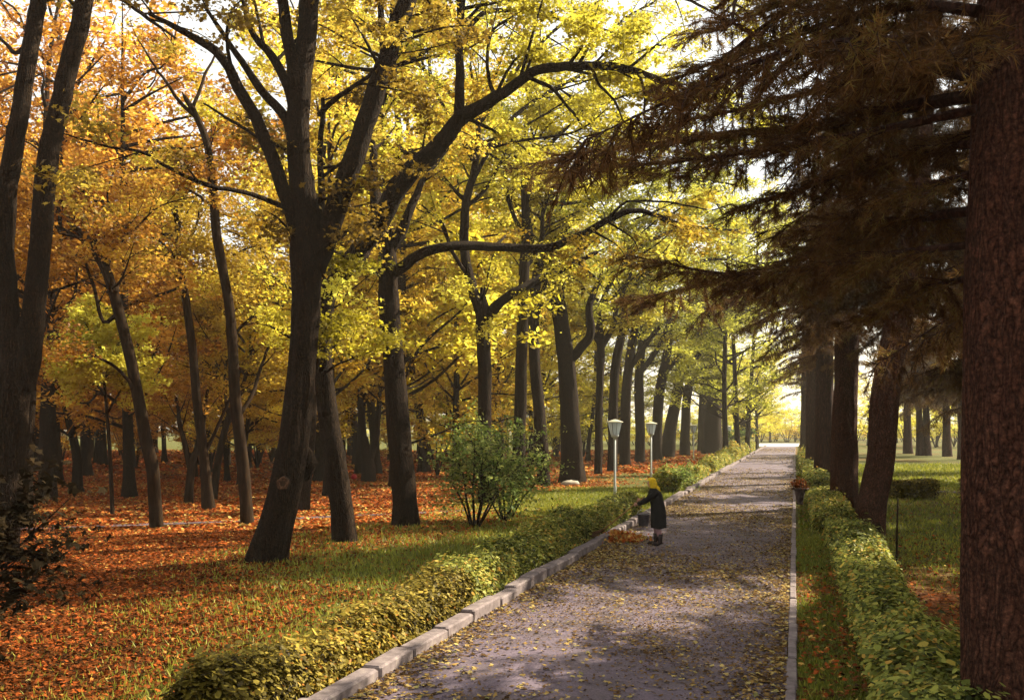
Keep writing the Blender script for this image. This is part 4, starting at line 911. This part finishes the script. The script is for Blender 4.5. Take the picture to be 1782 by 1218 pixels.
# ---------------------------------------------------------------- shrubs
def shrub(name, label, base, stems, leafm, seed, size, per, cloud=None, tpl=HEX, bias=0, group=None):
    g = np.random.default_rng(seed); root = thing(name, label, 'shrub', base, group)
    mb = MB(); mc = MB(); L = []
    for (dx, dy, h, r) in stems:
        q = np.array([(dx * .08, dy * .08, -.05), (dx * .35, dy * .35, h * .4), (dx * .7, dy * .7, h * .72), (dx, dy, h)])
        q[1:] += g.normal(size=(3, 3)) * .06
        qq, qr = spline(q, np.array((r, r * .8, r * .55, r * .2)), .15)
        s = MB(); tube(s, qq, qr, 8, .05, seed); s.build('stem', M['bark'], root, None, True)
        L.append((qq, qr))
    foliage(mc, L, g, np.zeros(3), size, tpl, per, .35, .95, 3.0, 16, bias, 99, .25, 1, .3, .11)
    mc.build('foliage', [M['bark'], M[leafm]], root)
    return root
b0 = P(825, 918, GY(918)); b0[2] = 0
shrub('shrub', 'green leafy shrub on four bare slanting stems behind the left hedge', b0, [(-.45, .1, 1.9, .04), (.35, -.1, 2.0, .045), (.75, .25, 2.1, .045), (1.25, .2, 1.7, .035), (.1, .4, 2.5, .04), (1.0, -.3, 1.3, .03), (-.8, .2, 1.4, .03)], 'leaf_green', 5, .105, 13, bias=.2)
b1 = P(880, 906, GY(906)); b1[2] = 0
shrub('shrub', 'tall bushy green shrub just left of the broad oak', b1, [(-.9, .1, 2.6, .035), (.3, .2, 2.5, .035), (-.2, -.3, 2.3, .035), (.9, .2, 2.1, .035), (1.4, 0, 1.5, .03), (-1.3, .3, 2.9, .03), (-1.0, -.3, 1.6, .03), (.7, -.4, 1.4, .03)], 'leaf_green', 6, .105, 13, bias=.16)
b2 = np.array((-6.9, 11.6, 0))
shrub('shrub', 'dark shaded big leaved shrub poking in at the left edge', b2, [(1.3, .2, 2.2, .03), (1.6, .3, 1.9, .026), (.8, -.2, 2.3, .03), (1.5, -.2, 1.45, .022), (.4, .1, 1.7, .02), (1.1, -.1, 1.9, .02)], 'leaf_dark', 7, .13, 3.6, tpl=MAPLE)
b3 = P(1180, 858, GY(858)); b3[2] = 0
shrub('shrub', 'small round clipped bush at the near end of the far left hedge', b3, [(.25 * math.cos(a), .25 * math.sin(a), .75, .02) for a in np.linspace(0, 5.3, 6)], 'leaf_green', 8, .1, 9, bias=.15)
b4 = P(1285, 782, 118); b4[2] = 0
shrub('shrub', 'dark green bush near the far end of the lamp row', b4, [(1.5 * math.cos(a) * q, 1.2 * math.sin(a), 2.6 * q, .05) for a, q in zip(np.linspace(0, 5.6, 8), (1, .8, 1.1, .9, 1, .7, 1.1, .8))], 'leaf_green', 9, .3, 4, bias=-.2)

# ---------------------------------------------------------------- street lamps
M['lamp_metal'] = noisy_mat('lamp_painted_metal', [(.3, (.30, .32, .31)), (.7, (.42, .44, .42))], (1, 1, 1), 5, bump=.1, rough=.45, spec=.5)
M['lamp_cap'] = noisy_mat('lamp_cap_metal', [(.3, (.34, .33, .24)), (.7, (.48, .46, .34))], (1, 1, 1), 5, bump=.1, rough=.5, spec=.5)
m, nt, out = new_mat('lamp_glass'); p = N(nt, 'ShaderNodeBsdfPrincipled'); p.inputs['Base Color'].default_value = (.55, .62, .66, 1); p.inputs['Roughness'].default_value = .25
t = N(nt, 'ShaderNodeBsdfTranslucent'); t.inputs[0].default_value = (.7, .76, .8, 1); mx = N(nt, 'ShaderNodeMixShader'); mx.inputs[0].default_value = .5
nt.links.new(p.outputs[0], mx.inputs[1]); nt.links.new(t.outputs[0], mx.inputs[2]); nt.links.new(mx.outputs[0], out.inputs[0]); M['lamp_glass'] = m
M['zinc'] = noisy_mat('bucket_zinc', [(.3, (.045, .042, .05)), (.7, (.10, .09, .10))], (1, 1, 1), 8, bump=.1, rough=.5, metallic=.3)
def lamp_meshes():
    pole = MB(); tube(pole, [(0, 0, -.1), (0, 0, .5), (0, 0, .55), (0, 0, 2.35)], [.06, .058, .045, .04], 14)
    col = MB(); lathe(col, [(.03, 2.28), (.06, 2.3), (.06, 2.36), (.14, 2.4), (.15, 2.46), (.13, 2.49), (.0, 2.49)], seg=20)
    gl = MB(); H0, H1, w0, w1 = 2.49, 2.93, .125, .205
    v = []
    for z, w in ((H0, w0), (H1, w1)): v += [(-w, -w, z), (w, -w, z), (w, w, z), (-w, w, z)]
    gl.add(v, [(0, 1, 5, 4), (1, 2, 6, 5), (2, 3, 7, 6), (3, 0, 4, 7)])
    fr = MB()
    for sx, sy in ((-1, -1), (1, -1), (1, 1), (-1, 1)): tube(fr, [(sx * w0, sy * w0, H0), (sx * w1, sy * w1, H1)], [.013, .013], 6)
    for sgn in (-1, 1):
        tube(fr, [(0, sgn * w0, H0), (0, sgn * w1, H1)], [.008, .008], 5); tube(fr, [(sgn * w0, 0, H0), (sgn * w1, 0, H1)], [.008, .008], 5)
    cap = MB(); lathe(cap, [(0, 2.925), (.27, 2.93), (.32, 2.945), (.32, 2.965), (.22, 3.0), (.1, 3.04), (.04, 3.06), (0, 3.06)], seg=24)
    return [('pole', pole.mesh('pole', M['lamp_metal'], True)), ('collar', col.mesh('collar', M['lamp_metal'], True)), ('lamp_glass', gl.mesh('lamp_glass', M['lamp_glass'])), ('glass_frame', fr.mesh('glass_frame', M['zinc'])), ('cap', cap.mesh('cap', M['lamp_cap']))]
LM = lamp_meshes()
for (px, Y, lab, rz) in [(1070, 37.7, 'nearest and tallest looking street lamp with a flat cap, left of the sweeper', .3), (1133, 50, 'second street lamp, above and behind the sweeper', .25),
                         (1207, 84, 'third street lamp against the broad squat trunk', .4), (1269, 118, 'fourth and smallest street lamp by the dark green far bush', .2)]:
    p = P(px, 800, Y); r = thing('street_lamp', lab, 'street lamp', (p[0], Y, 0), 'street lamps along the left of the path', rz)
    for nm, me in LM: link(nm, me, r)

# ---------------------------------------------------------------- planter, bucket, small things
M['planter'] = noisy_mat('planter_iron', [(.3, (.035, .022, .02)), (.7, (.08, .055, .05))], (1, 1, 1), 8, bump=.3, rough=.7)
pb = P(1392, 880, GY(880)); pb[2] = .05
r = thing('planter', 'dark goblet shaped planter with a wide rim on the right path edge', 'planter', pb)
mb = MB(); lathe(mb, [(.0, 0), (.12, 0), (.12, .04), (.09, .07), (.13, .2), (.17, .4), (.19, .5), (.30, .53), (.31, .57), (.28, .585), (.24, .56), (0, .54)], seg=24); mb.build('bowl', M['planter'], r, None, True)
g = np.random.default_rng(5); n = 700; mb = MB(); c = g.normal(size=(n, 3)) * (.14, .14, .1) + (0, 0, .68); c[:, 2] = np.maximum(c[:, 2], .57)
leaves(mb, c, g.normal(size=(n, 3)) + (0, 0, .6), .075, np.clip(.2 + g.normal(0, .2, n), 0, 1), HEX, .3, 0, g); mb.build('plant', M['litter'], r)
bk = P(1120, 917, GY(917)); bk[2] = .03
r = thing('bucket', 'dark grey bucket on the path edge behind the sweeper', 'bucket', bk)
mb = MB(); lathe(mb, [(0, .0), (.125, 0), (.13, .01), (.165, .31), (.178, .315), (.178, .33), (.158, .33), (.12, .03), (0, .03)], seg=22); mb.build('body', M['zinc'], r, None, True)
mb = MB(); a = np.linspace(0, math.pi, 12); tube(mb, np.stack((.17 * np.cos(a), .04 * np.sin(a), .32 + .13 * np.sin(a)), -1), np.full(12, .006), 6); mb.build('handle', M['lamp_metal'], r, None, True)
M['red'] = noisy_mat('ball_red', [(.3, (.42, .02, .04)), (.7, (.5, .03, .05))], (1, 1, 1), 4, bump=.05, rough=.5)
rb = P(616, 833, 52); mb = MB(); lathe(mb, [(.16 * math.sin(t), .16 - .16 * math.cos(t)) for t in np.linspace(0, math.pi, 12)], seg=18)
tag(mb.build('ball', M['red'], None, None, True, (rb[0], 52, .02)), 'small red ball on the sunlit far lawn left of the split trunk', 'ball')
M['stone'] = noisy_mat('stone_pale', [(.3, (.25, .22, .18)), (.7, (.42, .38, .30))], (3, 3, 3), 2, bump=.5)
sp = P(992, 843, 48); mb = MB(); lathe(mb, [(0, -.03), (.3, -.02), (.34, .06), (.26, .15), (.12, .2), (0, .2)], seg=14, sx=1.4)
mb.v[0] += np.random.default_rng(3).normal(size=mb.v[0].shape) * .02
tag(mb.build('stone', M['stone'], None, None, True, (sp[0], 48, 0)), 'pale flat stone at the foot of the broad oak', 'stone')
tag((lambda mb: (tube(mb, [(0, 0, -.2), (.0, 0, .3), (.01, 0, .55)], [.06, .055, .05], 9, .05, 2), mb.build('post', M['bark'], None, None, True, (P(1171, 850, 46)[0], 46, 0)))[1])(MB()), 'short dark wooden post before the far left hedge', 'post')
st = P(1560, 990, GY(990))
tag((lambda mb: (tube(mb, [(0, 0, -.2), (.01, 0, .7), (.03, 0, 1.35)], [.022, .02, .016], 8, .08, 2), mb.build('stake', M['bark_slender'], None, None, True, (st[0], st[1], 0)))[1])(MB()), 'thin brown stake upright in the lawn right of the crooked conifer', 'stake')
st = P(1526, 962, GY(962))
tag((lambda mb: (tube(mb, [(0, 0, -.2), (.01, 0, .3), (.03, 0, .62)], [.09, .075, .06], 10, .1, 2), mb.build('stump', M['bark'], None, None, True, (st[0], st[1], 0)))[1])(MB()), 'short dark stump beside the foot of the crooked conifer', 'stump')
gl_ = np.random.default_rng(12); n = 900
lp = P(1078, 940, GY(942)); mb = MB(); c = gl_.normal(size=(n, 3)) * (.28, .3, .05); c[:, 2] = np.abs(c[:, 2]) + .05 + .12 * np.exp(-(c[:, 0] ** 2 + c[:, 1] ** 2) / .08)
leaves(mb, c, gl_.normal(size=(n, 3)) + (0, 0, .8), .1, np.clip(.7 + gl_.normal(0, .15, n), 0, 1), MAPLE, .3, 0, gl_)
tag(mb.build('leaf_pile', M['litter'], None, None, False, (lp[0], lp[1], 0)), 'small heap of orange leaves swept against the left kerb', 'leaf pile', kind='stuff')

# ---------------------------------------------------------------- the sweeper
def plain(name, c, rough=.8, var=.25):
    return noisy_mat(name, [(.3, tuple(x * (1 - var) for x in c)), (.7, tuple(x * (1 + var) for x in c))], (1, 1, 1), 14, bump=.25, rough=rough, dist=.01)
M['skin'] = plain('skin', (.42, .22, .15), .5, .08); M['coat'] = plain('coat_dark', (.009, .008, .008)); M['scarf'] = plain('scarf_yellow', (.60, .40, .02))
M['boot'] = plain('boot_dark', (.03, .02, .018), .5); M['stocking'] = plain('stocking_pink', (.30, .17, .17)); M['wood'] = plain('broom_wood', (.22, .12, .045)); M['twig'] = plain('broom_twig', (.09, .045, .02))
pp = P(1146, 951, GY(951)); px0 = np.array((pp[0], pp[1], .03))
PER = thing('person', 'person in a dark knee length coat and yellow headscarf sweeping with a long broom', 'person', px0, None, math.pi - .12)
def skin_mesh(name, verts, edges, rad, root_i, mat, parent, sub=2):
    me = bpy.data.meshes.new(name); me.from_pydata([tuple(v) for v in verts], edges, [])
    o = bpy.data.objects.new(name, me); COL.objects.link(o)
    mo = o.modifiers.new('skin', 'SKIN'); mo.use_smooth_shade = True
    for i, r_ in enumerate(rad):
        sv = me.skin_vertices[0].data[i]; sv.radius = (r_, r_) if not isinstance(r_, tuple) else r_; sv.use_root = (i == root_i)
    sb = o.modifiers.new('sub', 'SUBSURF'); sb.levels = sub; sb.render_levels = sub
    bpy.context.view_layer.update()
    dg = bpy.context.evaluated_depsgraph_get()
    nm = bpy.data.meshes.new_from_object(o.evaluated_get(dg)); nm.name = name
    bpy.data.objects.remove(o); nm.materials.clear(); nm.materials.append(mat)
    for pl in nm.polygons: pl.use_smooth = True
    return link(name, nm, parent)
V, E, RR = [], [], []
def jv(p, r_, par=None):
    V.append(p); RR.append(r_)
    if par is not None: E.append((par, len(V) - 1))
    return len(V) - 1
pel = jv((0, 0, .80), .12); sp1 = jv((.03, 0, .98), .115, pel); ch = jv((.08, 0, 1.17), .125, sp1); nk = jv((.13, 0, 1.29), .05, ch)
hd = jv((.16, 0, 1.36), .07, nk); hd2 = jv((.175, 0, 1.44), .088, hd); hd3 = jv((.17, 0, 1.51), .06, hd2)
ns = jv((.262, 0, 1.415), .014, hd2)
for sgn, knee, ank in ((1, (.02, .43), (-.03, .09)), (-1, (.07, .43), (.06, .09))):
    h_ = jv((.0, .09 * sgn, .74), .085, pel); k_ = jv((knee[0], .095 * sgn, knee[1]), .056, h_); c_ = jv((knee[0] - .03, .095 * sgn, .3), .055, k_); a_ = jv((ank[0], .095 * sgn, ank[1]), .036, c_); jv((ank[0] + .13, .1 * sgn, .035), .032, a_)
HANDS = []
for sgn, el, wr in ((1, (.30, .20, 1.03), (.47, .06, .945)), (-1, (.27, -.2, 1.02), (.40, -.05, 1.035))):
    s_ = jv((.09, .15 * sgn, 1.21), .055, ch); e_ = jv(el, .042, s_); w_ = jv(wr, .026, e_)
    wr = np.array(wr); pm = jv(tuple(wr + (.055, -.01 * sgn, -.012)), .03, w_)
    for f in range(4):
        b_ = wr + np.array((.085 - .012 * abs(f - 1), 0, -.018 + .018 * (1.5 - f)))
        k1 = jv(tuple(b_ + (.012, -.028 * sgn, 0)), .0095, pm); k2_ = jv(tuple(b_ + (-.002, -.05 * sgn, -.004)), .0085, k1); jv(tuple(b_ + (-.024 + .003 * f, -.046 * sgn, -.006)), .0075, k2_)
    th = jv(tuple(wr + (.05, .02 * sgn, .03)), .0105, pm); jv(tuple(wr + (.085, .0, .038)), .009, th)
skin_mesh('body', V, E, RR, 0, M['skin'], PER)
# coat: one lofted shell bent slightly forward, with collar and hem folds
mb = MB(); rings = [(.40, -.01, .175, .19), (.48, -.005, .18, .192), (.62, .0, .178, .192), (.78, .005, .175, .195), (.93, .02, .158, .18), (1.05, .05, .16, .185), (1.16, .075, .162, .2), (1.23, .095, .14, .185), (1.275, .11, .095, .12), (1.30, .125, .07, .075), (1.325, .13, .07, .075)]
rp = np.array(rings); zz = np.linspace(0, len(rp) - 1, 40); rp = np.stack([np.interp(zz, np.arange(len(rings)), rp[:, k]) for k in range(4)], -1)
a = np.linspace(0, 2 * math.pi, 40, endpoint=False); vv = []
for z, cx, rx, ry in rp:
    fold = 1 + .035 * np.sin(7 * a + z * 3) * np.clip((.95 - z) / .4, 0, 1) + .012 * np.sin(11 * a - z * 17)
    vv.append(np.stack((cx + rx * np.cos(a) * fold, ry * np.sin(a) * fold, np.full(40, z) + .012 * np.sin(3 * a) * (z < .45)), -1))
vv = np.concatenate(vv); i = np.arange(39)[:, None] * 40; j = np.arange(40)[None]
mb.add(vv, np.stack((i + j, i + (j + 1) % 40, i + 40 + (j + 1) % 40, i + 40 + j), -1).reshape(-1, 4)); mb.build('coat', M['coat'], PER, None, True)
for sgn, el, wr in ((1, (.30, .20, 1.03), (.455, .07, .955)), (-1, (.27, -.2, 1.02), (.385, -.06, 1.035))):
    mb = MB(); q, rr_ = spline([(.07, .13 * sgn, 1.2), (.14, .18 * sgn, 1.15), el, wr], [.085, .078, .062, .046], .03); tube(mb, q, rr_, 16, .03, 4, cap=False); mb.build('sleeve', M['coat'], PER, None, True)
# headscarf wraps the back and top of the head, knotted behind the neck
mb = MB(); nu, nv = 28, 16; vv = []
for iv in range(nv):
    f = iv / (nv - 1); z = 1.315 + f * .235
    for iu in range(nu):
        t_ = R(58) + (2 * math.pi - R(116)) * iu / (nu - 1)
        s_ = math.sqrt(max(0, 1 - (f * 1.02 - .42) ** 2 / .36)) if f > .42 else .82 + .43 * f
        wr_ = 1 + .03 * math.sin(iv * 1.3 + iu * .6)
        vv.append((.163 - .02 * (1 - f) + .122 * s_ * wr_ * math.cos(t_), .105 * s_ * wr_ * math.sin(t_), z + .012 * math.cos(t_)))
i = np.arange(nv - 1)[:, None] * nu; j = np.arange(nu - 1)[None]
mb.add(vv, np.stack((i + j, i + j + 1, i + nu + j + 1, i + nu + j), -1).reshape(-1, 4))
lathe(mb, [(.0, 1.555), (.05, 1.55), (.088, 1.525), (.108, 1.49)], (.16, 0, 0), 24)
tube(mb, [(.05, 0, 1.36), (.0, .02, 1.30), (-.04, .04, 1.24)], [.03, .035, .012], 10, .1, 3)
mb.build('headscarf', M['scarf'], PER, None, True)
for sgn, ax in ((1, -.03), (-1, .06)):
    mb = MB(); tube(mb, [(ax - .005, .095 * sgn, .27), (ax - .002, .095 * sgn, .16), (ax, .095 * sgn, .075), (ax + .06, .098 * sgn, .045), (ax + .15, .1 * sgn, .04), (ax + .185, .1 * sgn, .036)], [.064, .055, .053, .05, .046, .02], 14); mb.build('boot', M['boot'], PER, None, True)
    mb = MB(); kx = .02 if sgn > 0 else .07; tube(mb, [(kx, .095 * sgn, .5), (kx - .01, .095 * sgn, .40), (kx - .03, .095 * sgn, .3), (ax, .095 * sgn, .2)], [.066, .061, .06, .05], 14, cap=False); mb.build('stocking', M['stocking'], PER, None, True)
# besom broom, held in both hands
BR = thing('broom', 'long wooden twig broom held out to the left by the sweeper', 'broom', px0, None, math.pi - .12)
mb = MB(); tube(mb, [(.30, -.01, 1.13), (.46, 0, 1.0), (.54, .0, .935), (1.0, .02, .56), (1.38, .03, .25)], [.014, .015, .015, .016, .016], 10, .03, 1); mb.build('broomstick', M['wood'], BR, None, True)
mb = MB(); g = np.random.default_rng(2)
for k in range(110):
    s0 = np.array((1.27, .026, .34)) + g.normal(size=3) * .012; e0 = np.array((1.74, .035, .13)) + g.normal(size=3) * (.08, .085, .035)
    tube(mb, [s0, (s0 + e0) / 2 + g.normal(size=3) * .012, e0], [.006, .005, .003], 4, 0, cap=False)
tube(mb, [(1.29, .026, .325), (1.33, .027, .295)], [.034, .034], 12)
mb.build('bristles', M['twig'], BR)

# ---------------------------------------------------------------- distance: hills past the path end, pale blue of haze put into their colour
M['hill'] = noisy_mat('hill_haze_tint', [(.3, (.10, .13, .13)), (.7, (.17, .21, .20))], (.02, .02, .02), 2, bump=0)
mb = MB(); xs_ = np.linspace(-1600, 2200, 120); hh = 26 + 9 * np.sin(xs_ * .004) + 4 * np.sin(xs_ * .017 + 1) + np.random.default_rng(2).normal(0, .8, 120)
v = np.concatenate([np.stack((xs_, np.full(120, 1500. + dy), hh * f - 1), -1) for dy, f in ((0, 0), (60, .55), (150, .85), (260, 1), (500, .8))])
i = np.arange(4)[:, None] * 120; j = np.arange(119)[None]; mb.add(v, np.stack((i + j, i + j + 1, i + 120 + j + 1, i + 120 + j), -1).reshape(-1, 4))
tag(mb.build('hills', M['hill'], None, None, True), kind='structure')

# ---------------------------------------------------------------- thin autumn haze between the trees
m, nt, out = new_mat('haze')
vp = N(nt, 'ShaderNodeVolumePrincipled'); vp.inputs['Color'].default_value = (.95, .90, .80, 1); vp.inputs['Density'].default_value = .00034; vp.inputs['Anisotropy'].default_value = .3
nt.links.new(vp.outputs[0], out.inputs['Volume'])
mb = MB(); hv = [(x, y, z) for z in (-1.6, 48) for x, y in ((-2600, -80), (2600, -80), (2600, 3600), (-2600, 3600))]
mb.add(hv, [(0, 3, 2, 1), (4, 5, 6, 7), (0, 1, 5, 4), (1, 2, 6, 5), (2, 3, 7, 6), (3, 0, 4, 7)])
tag(mb.build('haze', m), kind='stuff')

# ---------------------------------------------------------------- light, sky, camera
SUN_AZ, SUN_EL = R(63), R(36)
w = bpy.data.worlds.new('World'); S.world = w; w.use_nodes = True; nt = w.node_tree
sky = nt.nodes.new('ShaderNodeTexSky'); sky.sky_type = 'NISHITA'; sky.sun_disc = False; sky.sun_elevation = SUN_EL; sky.sun_rotation = SUN_AZ
sky.dust_density = 3.0; sky.air_density = 1.2
mxs = nt.nodes.new('ShaderNodeMixRGB'); mxs.inputs[0].default_value = .6; mxs.inputs[2].default_value = (7.5, 7.2, 6.4, 1)   # thin bright haze over the blue
nt.links.new(sky.outputs[0], mxs.inputs[1])
bg = nt.nodes['Background']; bg.inputs[1].default_value = .062; nt.links.new(mxs.outputs[0], bg.inputs[0])
sl = bpy.data.lights.new('sun', 'SUN'); sl.energy = 5; sl.angle = R(.5); sl.color = (1, .89, .68)
so = bpy.data.objects.new('sun', sl); COL.objects.link(so)
from mathutils import Vector
dirv = Vector((math.sin(SUN_AZ) * math.cos(SUN_EL), math.cos(SUN_AZ) * math.cos(SUN_EL), math.sin(SUN_EL)))
so.rotation_euler = dirv.to_track_quat('Z', 'Y').to_euler(); so.location = (40, 20, 40)
cd = bpy.data.cameras.new('camera'); co = bpy.data.objects.new('camera', cd); COL.objects.link(co)
co.location = (0, 0, CH); co.rotation_euler = (R(90), 0, 0)
cd.sensor_fit = 'HORIZONTAL'; cd.sensor_width = 36; cd.lens = 36 * F / 1782; cd.shift_y = (HY - 609) / 1782; cd.clip_end = 6000; cd.clip_start = .05
S.camera = co
vs = S.view_settings; vs.view_transform = 'Standard'; vs.look = 'None'; vs.gamma = 1; vs.exposure = 1.8
S.render.engine = 'CYCLES'; cy = S.cycles
cy.max_bounces = 8; cy.diffuse_bounces = 5; cy.glossy_bounces = 2; cy.transmission_bounces = 5; cy.transparent_max_bounces = 4
cy.use_denoising = True; cy.denoiser = 'OPENIMAGEDENOISE'; cy.use_adaptive_sampling = True; cy.adaptive_threshold = .02; cy.sample_clamp_indirect = 6
cy.volume_bounces = 1; cy.caustics_reflective = False; cy.caustics_refractive = False
